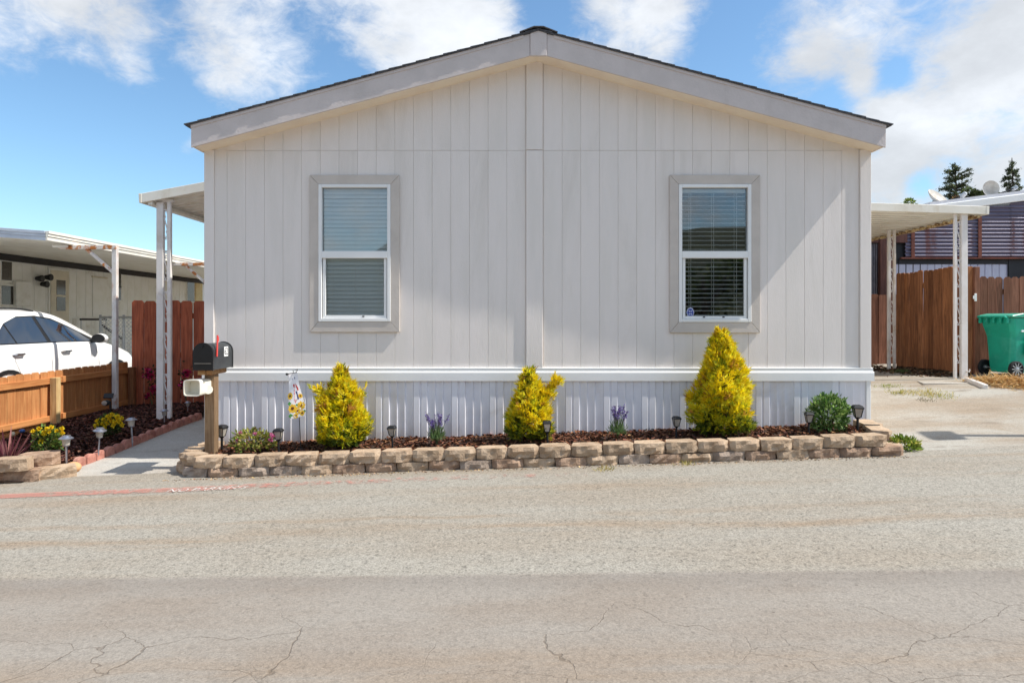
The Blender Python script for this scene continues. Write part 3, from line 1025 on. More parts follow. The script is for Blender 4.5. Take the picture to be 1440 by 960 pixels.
def awning(label, xi, xo, zi, zo, y0, y1, fh_):
    r = root('carport_awning', ((xi + xo) / 2, (y0 + y1) / 2, h(xo, y0)), label, 'awning')
    sg = 1 if xo > xi else -1
    zf = lambda x: zi + (zo - zi) * (x - xi) / (xo - xi)
    # front fascia
    MB().prism([(xi, zf(xi) - fh_), (xo, zf(xo) - fh_), (xo, zf(xo)), (xi, zf(xi))], 'y', y0, y0 + 0.025).build('fascia', AWNING, r, bevel=0.004)
    # gutter along the outer edge
    MB().prism([(xo - sg * 0.005, zo - fh_ - 0.002), (xo + sg * 0.03, zo - fh_ - 0.002), (xo + sg * 0.035, zo - 0.001), (xo - sg * 0.005, zo - 0.001)], 'y', y0 - 0.004, y1).build('gutter', AWNING, r, bevel=0.004)
    # roof pans, corrugated across the run
    pit = 0.203
    n = int((y1 - y0 - 0.06) / pit)
    base = [(0.0, 0.0), (0.085, 0.0), (0.105, 0.045), (0.165, 0.045), (0.185, 0.0), (pit - 0.002, 0.0)]
    for k in range(n):
        mb = MB()
        ya = y0 + 0.028 + k * pit
        lo = [(ya + a, b - fh_ + 0.012) for a, b in base]
        m_ = len(lo)
        for xx in (xi, xo - sg * 0.008):
            mb.v += [(xx, a, zf(xx) + b) for a, b in lo] + [(xx, a, zf(xx) + b + 0.006) for a, b in lo]
        q = 2 * m_
        for i in range(m_ - 1):
            mb.f += [(i, i + 1, q + i + 1, q + i), (m_ + i, m_ + i + 1, q + m_ + i + 1, q + m_ + i), (i, i + 1, m_ + i + 1, m_ + i), (q + i, q + i + 1, q + m_ + i + 1, q + m_ + i)]
        mb.build('roof_pan', AWNING, r)
    return r, zf


# left
aw, zf = awning('white awning on scrolled posts along the left side of the grey home', HX0 - 0.042, at(198.5, 270, 9.2).x, 3.50, at(198.5, 272, 9.2).z, 9.2, 16.0, 0.125)
px_ = at(226, 590, 9.32).x
scroll_post(aw, px_, 9.32, h(px_, 9.3) - 0.02, zf(px_) - 0.12, [(0.0, 0.092), (0.122, 0.050)])
MB().box(px_ - 0.1, px_ - 0.02 + 0.2, 9.29, 9.35, zf(px_) - 0.135, zf(px_) - 0.10).build('post_bracket', POSTWHITE, aw)
MB().bar((at(199, 285, 9.2).x + 0.1, 9.23, zf(-4.9) - 0.14), (at(199, 285, 9.2).x + 0.1, 15.9, zf(-4.9) - 0.14), 0.06, 0.05).build('edge_beam', AWNING, aw)
for yy in (12.5, 15.5):
    scroll_post(aw, px_, yy, h(px_, yy) - 0.02, zf(px_) - 0.12, [(0.0, 0.07), (0.118, 0.066)])

# right
AX = at(1388, 290, 10.0)
ar, zf = awning('white awning on scrolled posts along the right side of the grey home', HX1 + 0.042, AX.x, 3.255, AX.z, 10.0, 17.0, 0.118)
xb = AX.x - 0.30
MB().bar((AX.x - 0.1, 10.03, zf(AX.x) - 0.15), (AX.x - 0.1, 16.95, zf(AX.x) - 0.135), 0.05, 0.035).build('edge_beam', STAINED, ar)
for k in range(30):
    yy = 10.2 + k * 0.203
    if yy < 16.8:
        MB().lathe([(0.0, -0.05), (0.03, -0.045), (0.04, -0.015), (0.04, 0.0)], (AX.x - 0.1, yy, zf(AX.x) - 0.112), 8).build('pan_end_stub', STAINED, ar)
p0 = at(1343, 530, 10.08)
scroll_post(ar, p0.x, 10.08, h(p0.x, 10.1) - 0.02, zf(p0.x) - 0.11, [(0.0, 0.040), (at(1355, 0, 10.08).x - p0.x, 0.090)])
p0 = at(1250, 520, 11.9)
scroll_post(ar, p0.x, 11.9, h(p0.x, 11.9) - 0.02, zf(p0.x) - 0.11, [(0.0, 0.048), (at(1257.6, 0, 11.9).x - p0.x, 0.040)])
scroll_post(ar, p0.x, 15.0, h(p0.x, 15.0) - 0.02, zf(p0.x) - 0.11, [(0.0, 0.06), (0.09, 0.05)])
for (pa, pb) in ((at(1359, 522, 10.05), at(1364, 519, 10.0)),):
    MB().tube([pa, ((pa + pb) / 2 + Vector((0, -0.02, -0.02))), pb], 0.012, 6).build('rope_cleat', POSTWHITE, ar)


# ------------------------------------------------------------------ fences
def dogear(wd, ht, th, cut=0.03):
    return MB().prism([(-wd / 2, 0), (wd / 2, 0), (wd / 2, ht - cut), (wd / 2 - cut, ht), (-wd / 2 + cut, ht), (-wd / 2, ht - cut)], 'y', -th / 2, th / 2)


def fence(label, a, b, top, pitch, mat, rails=True, wd=None, cut=0.03, railmat=None, group=None, back=1, jz=0.008, name='wooden_fence'):
    """boards from a to b (x,y); top(t) gives the height of the top edge at each end-to-end fraction"""
    a, b = Vector(a), Vector(b)
    L = (b - a).length
    n = max(1, int(round(L / pitch)))
    dirv = (b - a).normalized()
    rz = math.atan2(dirv.y, dirv.x)
    mid = (a + b) / 2
    r = root(name, (mid.x, mid.y, h(mid.x, mid.y)), label, 'fence', group)
    ht = max(top(0) - h(a.x, a.y), top(1) - h(b.x, b.y)) + 0.12
    me = dogear((wd or pitch) - 0.009, ht, 0.018, cut).mesh('fence_board', mat)
    o0 = wloc(r)
    for k in range(n):
        t_ = (k + 0.5) / n
        q = a.lerp(b, t_)
        o = link('fence_board', me, r)
        o.location = (q.x - o0.x, q.y - o0.y, top(t_) - ht - o0.z + rnd.uniform(-jz, jz))
        o.rotation_euler = (rnd.uniform(-.006, .006), rnd.uniform(-.006, .006), rz + rnd.uniform(-.012, .012))
    nv = Vector((-dirv.y, dirv.x)) * back
    if rails:
        for dz_ in (0.25, 0.5 * (ht - 0.12), ht - 0.35):
            p_, q_ = a + nv * 0.035, b + nv * 0.035
            MB().bar((p_.x, p_.y, top(0) - dz_), (q_.x, q_.y, top(1) - dz_), 0.04, 0.09).build('rail', railmat or mat, r)
    return r


# tall redwood fence closing the left side yard
fx0 = at(185.2, 0, 11.2).x
fence('tall dark redwood dog-ear fence left of the grey home', (fx0, 11.2), (HX0 - 0.05, 11.2), lambda t_: at(0, 422.5, 11.2).z, 17.1 / F * 11.2, REDWOOD, cut=0.035)

# low cedar fence along the flower bed
FXL = -6.25
lf = root('low_wooden_fence', (FXL, 8, h(FXL, 8)), 'low orange cedar fence along the left flower bed beside the white car', 'fence')
topz = lambda y: 0.806 + 0.007 * (y - 8.3)
me = dogear(0.142, 1.0, 0.018, 0.025).mesh('fence_board', CEDAR)
y = 5.4
o0 = wloc(lf)
while y < 11.12:
    o = link('fence_board', me, lf)
    o.location = (FXL - o0.x, y - o0.y, topz(y) - 1.0 - o0.z + rnd.uniform(-.008, .008))
    o.rotation_euler = (rnd.uniform(-.008, .008), 0, PI / 2 + rnd.uniform(-.01, .01))
    y += 0.148
for ya, yb in ((5.4, 7.2), (7.21, 9.42), (9.43, 11.14)):
    MB().box(FXL + 0.012, FXL + 0.05, ya, yb, topz(7.5) - 0.16, topz(7.5) - 0.075).build('rail', CEDARX, lf, bevel=0.004)
    MB().box(FXL + 0.012, FXL + 0.05, ya, yb - 0.03, 0.135, 0.215).build('rail', CEDARX, lf, bevel=0.004)
    if ya < 9:
        MB().box(FXL + 0.02, FXL + 0.045, ya, yb, -0.05, 0.09).build('kickboard', CEDARX, lf, bevel=0.004)
for yy, mt in ((6.4, CEDARPALE), (9.2, CEDARPALE), (11.06, BROWNFENCE)):
    MB().box(FXL + 0.052, FXL + 0.14, yy - 0.045, yy + 0.045, -0.15, topz(yy) - 0.085).build('fence_post', mt, lf, bevel=0.004)

# right side: fence along the drive, gate post, cross fence, dark back fence
A1, B1 = at(1261, 0, 12.25), at(1349, 0, 10.75)
fence('tall orange-brown fence running back along the drive behind the right awning posts', (A1.x, A1.y), (B1.x, B1.y), lambda t_: 2.33 + 0.02 * t_, 0.118, BROWNFENCE, cut=0.02, jz=0.012, back=1)
C1 = at(1361, 0, 10.7)
r = root('gate_post', (C1.x + 0.07, 10.72, h(C1.x, 10.7)), 'thick brown gate post with a white hinge beside the right awning post', 'post')
MB().box(C1.x - 0.02, C1.x + 0.065, 10.68, 10.78, 0.4, 2.34).build('post', BROWNFENCE, r, bevel=0.004)
MB().box(C1.x + 0.068, C1.x + 0.15, 10.64, 10.80, 0.4, 2.33).build('post', DARKFENCE, r, bevel=0.004)
hz = at(1372.5, 418, 10.62)
mb = MB()
mb.cbox((hz.x, 10.63, hz.z), 0.035, 0.012, 0.12)
mb.cbox((hz.x - 0.012, 10.63, hz.z), 0.055, 0.01, 0.05)
mb.build('hinge', WHITE, r, bevel=0.002)
C2 = at(1376, 0, 11.1)
fence('dark brown dog-ear cross fence behind the green bin', (C2.x, 11.1), (C2.x + 3.3, 11.1), lambda t_: at(0, 388.5, 11.1).z, 11.3 / F * 11.1, DARKFENCE, cut=0.035, jz=0.012)
D1 = at(1205, 0, 13.2)
fence('dark shaded redwood fence at the back of the right drive', (D1.x, 13.2), (at(1275, 0, 13.2).x, 13.2), lambda t_: at(0, 414, 13.2).z, 0.14, DARKFENCE, cut=0.02)


# ------------------------------------------------------------------ neighbour on the left
NX = -11.7
n_ = root('mobile_home', (NX, 18, h(NX, 18)), 'white mobile home with black trim band and flat carport roof behind the car', 'house')
NWALL = M('neighbour_wall', C(245, 245, 240), C(238, 238, 229), 3, 0.6, bump=0.1, dirt=C(205, 200, 186), dscale=1.2)
NTRIM = M('black_trim', C(44, 44, 48), C(34, 34, 38), 4, 0.6)
NDOOR = M('door_cream', C(226, 218, 196), C(214, 206, 184), 3, 0.5)
DGLASS = M('dark_window_glass', C(58, 54, 50), C(40, 38, 36), 2, 0.12, spec=0.8)
MB().box(NX - 4.5, NX - 0.012, 7.0, 32, 1.585, 3.12).build('wall', NWALL, n_)
MB().box(NX - 4.5, NX - 0.030, 7.0, 32, -0.4, 1.56).build('skirt_wall', NWALL, n_)
y = 7.0
while y < 30:      # pressed metal siding sheets
    nx_ = min(y + 0.405, 32)
    MB().prism([(NX - 0.011, y), (NX - 0.011, nx_ - 0.004), (NX, nx_ - 0.02), (NX, y + 0.016)], 'z', 1.60, 2.92).build('siding_sheet', NWALL, n_)
    y = nx_
y = 7.0
while y < 30:
    MB().prism([(NX - 0.029, y), (NX - 0.029, y + 0.196), (NX - 0.012, y + 0.15), (NX - 0.012, y + 0.05)], 'z', -0.3, 1.545).build('skirting_rib', NWALL, n_)
    y += 0.2
MB().box(NX - 0.02, NX + 0.012, 7.0, 32, 1.56, 1.598).build('drip_rail', NWALL, n_)
MB().box(NX - 0.02, NX + 0.06, 7.0, 32, 2.87, 3.14).build('trim_band', NTRIM, n_, bevel=0.006)


def nrect(px0, px1, py0, py1):
    y0 = NX * -F / (720 - px0) if True else 0
    y0 = -NX * F / (720 - px0)
    y1 = -NX * F / (720 - px1)
    ym = (y0 + y1) / 2
    return y0, y1, EYE + (450 - py1) / F * ym, EYE + (450 - py0) / F * ym


y0, y1, z0, z1 = nrect(67, 97, 378, 500)
MB().box(NX - 0.005, NX + 0.03, y0, y1, 0.7, z1).build('door_frame', NWALL, n_, bevel=0.006)
z0 = 0.72
dr = MB().box(NX + 0.0, NX + 0.045, y0 + 0.06, y1 - 0.06, z0, z1 - 0.05).build('door', NDOOR, n_, bevel=0.006)
a0, a1, b0, b1 = nrect(77, 89.5, 394, 414.5)
MB().box(NX + 0.03, NX + 0.052, a0, a1, b0, b1).build('door_window', DGLASS, dr)
a0, a1, b0, b1 = nrect(77, 89.5, 417.5, 437)
MB().box(NX + 0.03, NX + 0.052, a0, a1, b0, b1).build('door_window', DGLASS, dr)
a0, a1, b0, b1 = nrect(129.5, 149, 391, 445)
MB().box(NX - 0.005, NX + 0.025, a0, a1, b0, b1).build('closet_door', NWALL, n_, bevel=0.008)
MB().box(NX - 0.004, NX + 0.035, a0 - 0.03, a1 + 0.03, b1 + 0.003, b1 + 0.04).build('closet_lintel', NDOOR, n_)
for q, mt in (((1, 15, 368, 394), DGLASS), ((1, 17, 402, 428), DGLASS), ((164, 169, 384, 402), DGLASS), ((164, 169, 404, 422), DGLASS), ((262.5, 272, 393, 424), DGLASS)):
    a0, a1, b0, b1 = nrect(*q)
    wf = MB().box(NX - 0.005, NX + 0.025, a0 - 0.05, a1 + 0.05, b0 - 0.05, b1 + 0.05).build('window', NWALL, n_, bevel=0.005)
    MB().box(NX + 0.01, NX + 0.03, a0, a1, b0, b1).build('pane', mt, wf)
a0, a1, b0, b1 = nrect(17, 38, 396, 430)
MB().box(NX - 0.005, NX + 0.10, a0, a1, b0, b1).build('meter_cabinet', NWALL, n_, bevel=0.01)
a0, a1, b0, b1 = nrect(273, 283, 392, 424)
MB().box(NX + 0.0, NX + 0.05, a0, a1, b0 - 0.6, b1).build('porch_panel', M('yellowed_panel', C(216, 196, 140), C(196, 172, 116), 4, 0.6), n_)
# triple flood light on the wall
c = nrect(48, 62, 386, 396)
yc, zc = (c[0] + c[1]) / 2, (c[2] + c[3]) / 2
fl = MB().cbox((NX + 0.05, yc, zc + 0.03), 0.08, 0.12, 0.12).build('flood_light', WHITE, n_, bevel=0.01)
for dy, dz_ in ((-0.16, -0.02), (0.16, 0.03), (0.02, -0.15)):
    MB().lathe([(0.05, -0.08), (0.085, 0.06), (0.08, 0.08), (0.02, 0.082)], (NX + 0.12, yc + dy, zc + dz_), 12, R=Euler((0, PI / 2, 0)).to_matrix()).build('lamp_head', BLACKPLASTIC, fl, smooth=True)
# carport roof on T posts
RX, RY0, RY1 = -6.8, 9.97, 26.0
RZ = 2.80
rise = (3.16 - RZ) / (RX - NX)
rz_ = lambda x: RZ + (RX - x) * rise
for k in range(12):
    xa, xb_ = RX - k * 0.4083, RX - (k + 1) * 0.4083
    MB().prism([(xa, rz_(xa) - 0.13), (xb_ + 0.004, rz_(xb_) - 0.13), (xb_ + 0.004, rz_(xb_) - 0.10), (xb_ + 0.03, rz_(xb_) - 0.02), (xa - 0.03, rz_(xa) - 0.02), (xa, rz_(xa) - 0.10)],
               'y', RY0 + 0.03, RY1).build('roof_pan', AWNING, n_)
SHADEALU = M('shade_tinted_aluminium', C(206, 212, 222), C(188, 194, 206), 3, 0.4, metal=0.2)  # bluish shade of the front face is put into this trim colour
for i, (za, zb_, d_) in enumerate(((-0.14, -0.085, 0.0), (-0.083, -0.045, -0.012), (-0.043, 0.0, -0.024))):
    MB().prism([(RX - 0.01, RZ + za), (NX, rz_(NX) + za), (NX, rz_(NX) + zb_), (RX - 0.01, RZ + zb_)], 'y', RY0 + d_, RY0 + 0.028).build('front_fascia', SHADEALU, n_, bevel=0.003)
    MB().box(RX, RX + 0.03 - d_, RY0 - 0.02, RY1, RZ + za, RZ + zb_).build('edge_fascia', AWNING, n_, bevel=0.003)
for py_ in (10.58, 13.78, 17.0, 20.2):
    xp = at(162, 0, 10.58).x
    mb = MB().box(xp - 0.035, xp + 0.035, py_ - 0.035, py_ + 0.035, h(xp, py_) - 0.05, 2.64)
    po = mb.build('carport_post', RUSTWHITE, n_, bevel=0.004)
    MB().box(xp - 0.85, xp + 0.036, py_ - 0.045, py_ + 0.045, 2.595, 2.655).build('post_arm', RUSTY, po, bevel=0.004)
    MB().bar((xp - 0.03, py_, 2.24), (xp - 0.45, py_, 2.61), 0.04, 0.045).build('brace', RUSTY, po)
    if py_ == 10.58:
        q = at(86, 345, 10.58)
        MB().lathe([(0.012, -0.12), (0.022, -0.11), (0.022, 0.11), (0.012, 0.12)], (q.x + 0.03, 10.515, 2.64), 8, R=Euler((0, PI / 2, 0)).to_matrix()).build('tube_lamp', WHITE, po)

# handrail and chain link behind the car
hr = root('handrail', (NX + 1.2, 19.0, h(NX, 19)), 'black metal handrail sloping down beside the white mobile home skirting', 'handrail')
NH = NX + 1.2


def nh(px, py):
    Y = -NH * F / (720 - px)
    return Vector((NH, Y, EYE + (450 - py) / F * Y))


MB().tube([nh(113, 449), nh(149.5, 449)], 0.028, 6).build('top_rail', BLACKMETAL, hr)
MB().tube([nh(143.5, 457.5), nh(172, 476)], 0.035, 6).build('sloping_rail', BLACKMETAL, hr)
for q in ((114, 449), (149, 449), (144, 458), (171.5, 475.5)):
    a = nh(*q)
    MB().tube([a, (a.x, a.y, h(a.x, a.y))], 0.012, 6).build('baluster', STEEL, hr)

cf = root('chain_link_fence', (-7.0, 14.2, h(-7, 14.2)), 'grey chain link fence between the white car and the redwood fence', 'fence')
CY = 14.3
cx0, cx1 = at(140, 0, CY).x, at(200, 0, CY).x
ct = at(0, 446, CY).z
cb = h(-8, CY)
MB().tube([(cx0, CY, ct), (cx1, CY, ct)], 0.022, 8).build('top_rail', STEEL, cf)
for xx in (cx0, cx1, (cx0 * 0.45 + cx1 * 0.55)):
    MB().tube([(xx, CY + 0.03, cb - 0.1), (xx, CY + 0.03, ct + 0.05)], 0.025, 8).build('fence_post', STEEL, cf)
mb = MB()
hh = ct - cb
s_ = -hh
while s_ < (cx1 - cx0):
    for sg in (0, 1):
        u0, u1 = max(0, s_), min(cx1 - cx0, s_ + hh)
        if u1 > u0:
            za, zb_ = (u0 - s_), (u1 - s_)
            if sg:
                za, zb_ = hh - za, hh - zb_
            mb.bar((cx0 + u0, CY + 0.004 * sg, cb + za), (cx0 + u1, CY + 0.004 * sg, cb + zb_), 0.008, 0.008)
    s_ += 0.085
mb.build('wire_mesh', STEEL, cf, kind='stuff')


# ------------------------------------------------------------------ neighbour on the right
RYW = 14.0
rn = root('corrugated_house', (11, RYW, h(11, RYW)), 'house clad in horizontal purple-grey corrugated metal behind the right fence', 'house')
m, t, p = principled('corrugated_metal')
v = t.n('ShaderNodeTexCoord').outputs['Object']
rust = t.ramp(t.noise(t.vmath('MULTIPLY', v, (1.4, 1, 0.35)), 1.6, 8, 0.7, 0.4), 0.53, 0.66)
base = t.mix(t.noise(t.vmath('MULTIPLY', v, (0.8, 1, 3)), 1.3, 4), C(138, 132, 150), C(92, 86, 108))
t.set(p.inputs['Base Color'], t.mix(t.math('MULTIPLY', rust, 0.8), base, C(124, 74, 62)))
t.set(p.inputs['Roughness'], t.ramp(rust, 0, 1, 0.38, 0.8))
t.set(p.inputs['Metallic'], t.ramp(rust, 0, 1, 0.25, 0.05))
CORR = m
RUSTM = M('rust', C(132, 76, 60), C(96, 54, 46), 8, 0.8)
wx0, wx1 = at(1225, 0, RYW).x, 19.0
roofz = lambda x: at(0, 294, RYW).z + (x - at(1340, 0, RYW).x) * 0.125
zlow = EYE + 88 * RYW / F


def corr_sheet(xa, xb2, z0, ztop):
    """corrugated sheet, ridges horizontal, top edge following the roof"""
    mb = MB()
    pz_ = 0.0765
    n = int((ztop - z0) / pz_ * 6)
    for i in range(n + 1):
        z = z0 + i * pz_ / 6
        d_ = 0.019 * math.cos(2 * PI * i / 6)
        mb.v += [(xa, RYW + d_, z), (xb2, RYW + d_, z)]
    for i in range(n):
        mb.f.append((2 * i, 2 * i + 1, 2 * i + 3, 2 * i + 2))
    return mb


xs_ = [wx0 + 0.7, at(1283, 0, RYW).x, at(1345, 0, RYW).x, at(1377, 0, RYW).x, at(1420, 0, RYW).x, 12.2, 14.4, 16.6, wx1]
for a, b in zip(xs_[:-1], xs_[1:]):
    corr_sheet(a + 0.002, b + 0.03, zlow, max(zlow + 0.2, roofz((a + b) / 2) - 0.03)).build('corrugated_sheet', CORR, rn, smooth='all')
for px__ in (1283, 1377):
    xx = at(px__, 0, RYW).x
    MB().box(xx - 0.035, xx + 0.035, RYW - 0.030, RYW - 0.012, zlow, roofz(xx) - 0.05).build('rusty_batten', RUSTM, rn)
MB().box(wx0 + 0.6, wx1, RYW - 0.04, RYW + 0.03, zlow - 0.03, zlow).build('bottom_rail', RUSTM, rn)
MB().box(wx0 + 0.6, wx1, RYW + 0.04, RYW + 0.1, zlow - 0.13, zlow - 0.031).build('painted_shadow_band', NTRIM, rn)  # black strip standing in for the shadow band below the bottom rail
LILAC = M('lilac_panel', C(206, 208, 226), C(192, 194, 214), 3, 0.5)
xa, xb2 = at(1256, 0, RYW).x, at(1419.5, 0, RYW).x
k = xa
while k < xb2:
    MB().prism([(k, RYW + 0.07), (k + 0.012, RYW + 0.055), (min(k + 0.145, xb2) - 0.012, RYW + 0.055), (min(k + 0.145, xb2), RYW + 0.07)], 'z', 0.6, zlow - 0.135).build('ribbed_panel', LILAC, rn)
    k += 0.148
MB().box(xb2 + 0.01, wx1, RYW + 0.03, RYW + 0.08, 0.6, zlow - 0.04).build('dark_panel', NTRIM, rn)
MB().box(wx0, wx1, RYW + 0.11, 30, 0.3, zlow + 0.1).build('wall', NWALL, rn)
# roof: sloping fascia and slab
MB().prism([(wx0 + 1.2, roofz(wx0 + 1.2) - 0.02), (wx1, roofz(wx1) - 0.02), (wx1, roofz(wx1) + 0.13), (wx0 + 1.2, roofz(wx0 + 1.2) + 0.13)], 'y', RYW - 0.055, RYW - 0.025).build('roof_fascia', WHITE, rn, bevel=0.01)
MB().prism([(wx0 + 1.2, roofz(wx0 + 1.2) + 0.10), (wx1, roofz(wx1) + 0.10), (wx1, roofz(wx1) + 0.20), (wx0 + 1.2, roofz(wx0 + 1.2) + 0.20)], 'y', RYW - 0.022, 30).build('roof_slab', M('white_roof', C(226, 226, 230), C(212, 212, 218), 3, 0.6), rn)
# porch bay at the left end: brown posts, grey slatted screen
DARKWOOD = wood('dark_post_wood', C(108, 73, 64), C(76, 50, 48))
for px__, wd in ((1239, 0.14), (1250, 0.1)):
    xx = at(px__, 0, RYW).x
    MB().box(xx - wd / 2, xx + wd / 2, RYW - 0.1, RYW, 0.5, 3.3).build('porch_post', DARKWOOD, rn, bevel=0.006)
MB().box(wx0 - 0.2, wx0 + 0.7, RYW - 0.08, RYW - 0.02, 3.08, 3.3).build('porch_beam', DARKWOOD, rn)
SLAT = M('grey_slat', C(140, 140, 150), C(110, 110, 122), 6, 0.6)
for i in range(10):
    xx = wx0 - 0.06 + i * 0.045
    MB().box(xx - 0.012, xx + 0.012, RYW + 0.02, RYW + 0.04, 0.6, 3.06).build('screen_slat', SLAT, rn)
MB().box(wx0 - 0.3, wx0 + 1.1, RYW + 0.06, RYW + 0.10, 0.5, 3.3).build('porch_back', NTRIM, rn)


def dish(pc, rx_, rz2, nrm, label, arm):
    """satellite dish: offset bowl, feed arm, feed horn, mast"""
    r = root('satellite_dish', pc, label, 'satellite dish', 'satellite dishes on the corrugated house')
    q = Vector(nrm).normalized().to_track_quat('Z', 'Y').to_matrix()
    mb = MB()
    n, rings = 28, 6
    vs = []
    for side in (0, 1):
        for i in range(rings + 1):
            f_ = i / rings
            for k in range(n):
                th = 2 * PI * k / n
                vs.append(q @ Vector((rx_ * f_ * math.cos(th), rz2 * f_ * math.sin(th), 0.10 * f_ * f_ - 0.012 * side)) + Vector(pc))
    fs = []
    N = (rings + 1) * n
    for side in (0, 1):
        for i in range(rings):
            for k in range(n):
                o = side * N
                fs.append((o + i * n + k, o + i * n + (k + 1) % n, o + (i + 1) * n + (k + 1) % n, o + (i + 1) * n + k))
    for k in range(n):
        fs.append((rings * n + k, rings * n + (k + 1) % n, N + rings * n + (k + 1) % n, N + rings * n + k))
    DISH = bpy.data.materials.get('dish_paint') or M('dish_paint', C(214, 208, 198), C(190, 182, 170), 8, 0.7, dirt=C(170, 150, 132), dscale=5)
    mb.add(vs, fs).build('dish_bowl', DISH, r, smooth=True)
    pcv = Vector(pc)
    tip = pcv + q @ Vector(arm)
    mb = MB().tube([pcv + q @ Vector((0, -rz2 * 0.92, 0.06)), pcv + q @ Vector((0, -rz2 * 1.02, 0.1)), tip], 0.016, 6)
    mb.build('feed_arm', BLACKMETAL, r)
    MB().lathe([(0.02, -0.07), (0.045, -0.05), (0.045, 0.05), (0.03, 0.07)], tip, 10, R=q).build('feed_horn', STEEL, r, smooth=True)
    MB().tube([pcv - q @ Vector((0, 0, 0.02)), pcv - q @ Vector((0, 0, 0.14)) + Vector((0, 0, -0.1)), (pcv.x - 0.02, pcv.y + 0.15, roofz(pcv.x) + 0.05)], 0.022, 8).build('mast', STEEL, r)
    return r


dc = at(1314, 281, 14.6)
dish(dc, 0.27, 0.22, (0.45, -0.75, 0.75), 'weathered satellite dish tilted back, left of the two on the right roofs', (0.15, -0.30, 0.40))
dc = at(1391, 267, 14.4)
dish(dc, 0.155, 0.17, (-0.25, -1, 0.12), 'round stained satellite dish facing the street in front of the dark trees', (0.42, -0.02, 0.12))


# ------------------------------------------------------------------ block planter along the front
def block_mesh(seed, wf=0.30, wb=0.235, dp=0.19, ht=0.102):
    """retaining block: split rough face towards -y, tapered tail"""
    r = random.Random(seed)
    nx_, nz = 6, 3
    mb = MB()
    idx = {}
    for j in range(nz + 1):
        for i in range(nx_ + 1):
            u, v_ = i / nx_, j / nz
            x = (u - 0.5) * wf
            e = abs(u - 0.5) * 2
            y = -dp / 2 + 0.034 * max(0, (e - 0.62) / 0.38) + r.uniform(-0.016, 0.012)
            if j in (0, nz):
                y += 0.003 + r.uniform(0, 0.010)
            idx[i, j] = len(mb.v)
            mb.v.append((x * (0.985 if j in (0, nz) else 1.0) + r.uniform(-.004, .004), y, v_ * ht + (r.uniform(-.003, .003) if 0 < j < nz else 0)))
    for j in range(nz):
        for i in range(nx_):
            mb.f.append((idx[i, j], idx[i + 1, j], idx[i + 1, j + 1], idx[i, j + 1]))
    k = len(mb.v)
    mb.v += [(-wb / 2, dp / 2, 0), (wb / 2, dp / 2, 0), (wb / 2, dp / 2, ht), (-wb / 2, dp / 2, ht)]
    mb.f.append(tuple([idx[i, 0] for i in range(nx_ + 1)][::-1] + [k, k + 1]))
    mb.f.append(tuple([idx[i, nz] for i in range(nx_ + 1)] + [k + 2, k + 3]))
    mb.f.append(tuple([idx[0, j] for j in range(nz + 1)] + [k + 3, k]))
    mb.f.append(tuple([idx[nx_, j] for j in range(nz + 1)][::-1] + [k + 1, k + 2]))
    mb.f.append((k, k + 3, k + 2, k + 1))
    return mb


BM = []
for s_ in range(7):
    BM.append([block_mesh(s_ + 3).mesh('retaining_block', BLOCKS[q]) for q in (0, 1, 2)])
SLX = 0.032
pl = root('block_planter', (0.2, 6.65, h(0.2, 6.65)), 'low two-course planter wall of tan split-face blocks in front of the house', 'planter')
o0 = wloc(pl)


def put_block(x, y, course, yaw, tint=None, parent=pl, zz=None, tilt=True):
    q = tint if tint is not None else (0 if course else rnd.choice((1, 1, 1, 1, 0, 0, 0, 2)))
    o = link('retaining_block', BM[rnd.randrange(7)][q], parent)
    z = (h(x, y) - 0.012 + course * 0.106) if zz is None else zz
    w0 = wloc(parent)
    o.location = (x - w0.x, y - w0.y, z - w0.z + rnd.uniform(-.004, .004))
    o.rotation_euler = (rnd.uniform(-.015, .015), (-SLX if tilt else 0) + rnd.uniform(-.012, .012), yaw + rnd.uniform(-.03, .03))
    o.scale = (rnd.uniform(.985, 1.015), rnd.uniform(.97, 1.04), rnd.uniform(.97, 1.03))
    return o


PX = 0.3035
YC = 6.61
yw = lambda x: YC - 0.0 * x
x = -2.62
k = 0
while x < 3.62:                     # upper course
    put_block(x, yw(x) + rnd.uniform(-.008, .008), 1, 0)
    x += PX
x = -2.47
while x < 3.66:                     # lower course
    put_block(x, yw(x) - 0.005 + rnd.uniform(-.01, .01), 0, 0)
    x += PX
# left end bends back to the house corner
for (bx_, by_, yaw) in ((-2.92, 6.63, -0.10), (-3.17, 6.80, -0.75), (-3.27, 7.06, -1.35), (-3.24, 7.34, -1.6)):
    put_block(bx_, by_, 1, yaw)
for (bx_, by_, yaw) in ((-2.77, 6.61, -0.03), (-3.05, 6.67, -0.35), (-3.26, 6.88, -1.0), (-3.30, 7.15, -1.4), (-3.28, 7.42, -1.6)):
    put_block(bx_, by_, 0, yaw)
# right end turns back
for (bx_, by_, yaw) in ((3.72, 6.94, 1.35), (3.77, 7.24, 1.55)):
    put_block(bx_, by_, 1, yaw)
for (bx_, by_, yaw) in ((3.74, 6.77, 1.2), (3.80, 7.07, 1.5), (3.82, 7.36, 1.55)):
    put_block(bx_, by_, 0, yaw)

SOILZ = 0.142


def soil_z(x, y):
    return h(x, 6.7) + SOILZ + 0.025 * smooth01((y - 6.68) / 0.5) + 0.008 * math.sin(x * 7) * math.sin(y * 9)


# bark bed: a soil sheet with thousands of chips lying on it
mb = MB()
sx_ = frange(-3.12, 3.70, 0.12)
sy_ = frange(6.67, 7.50, 0.09)
for y in sy_:
    for x in sx_:
        mb.v.append((x, y, soil_z(x, y) - 0.012))
nx_ = len(sx_)
for j in range(len(sy_) - 1):
    for i in range(nx_ - 1):
        a = j * nx_ + i
        mb.f.append((a, a + 1, a + nx_ + 1, a + nx_))
structure(mb.build('planter_soil', SOIL, smooth='all'))


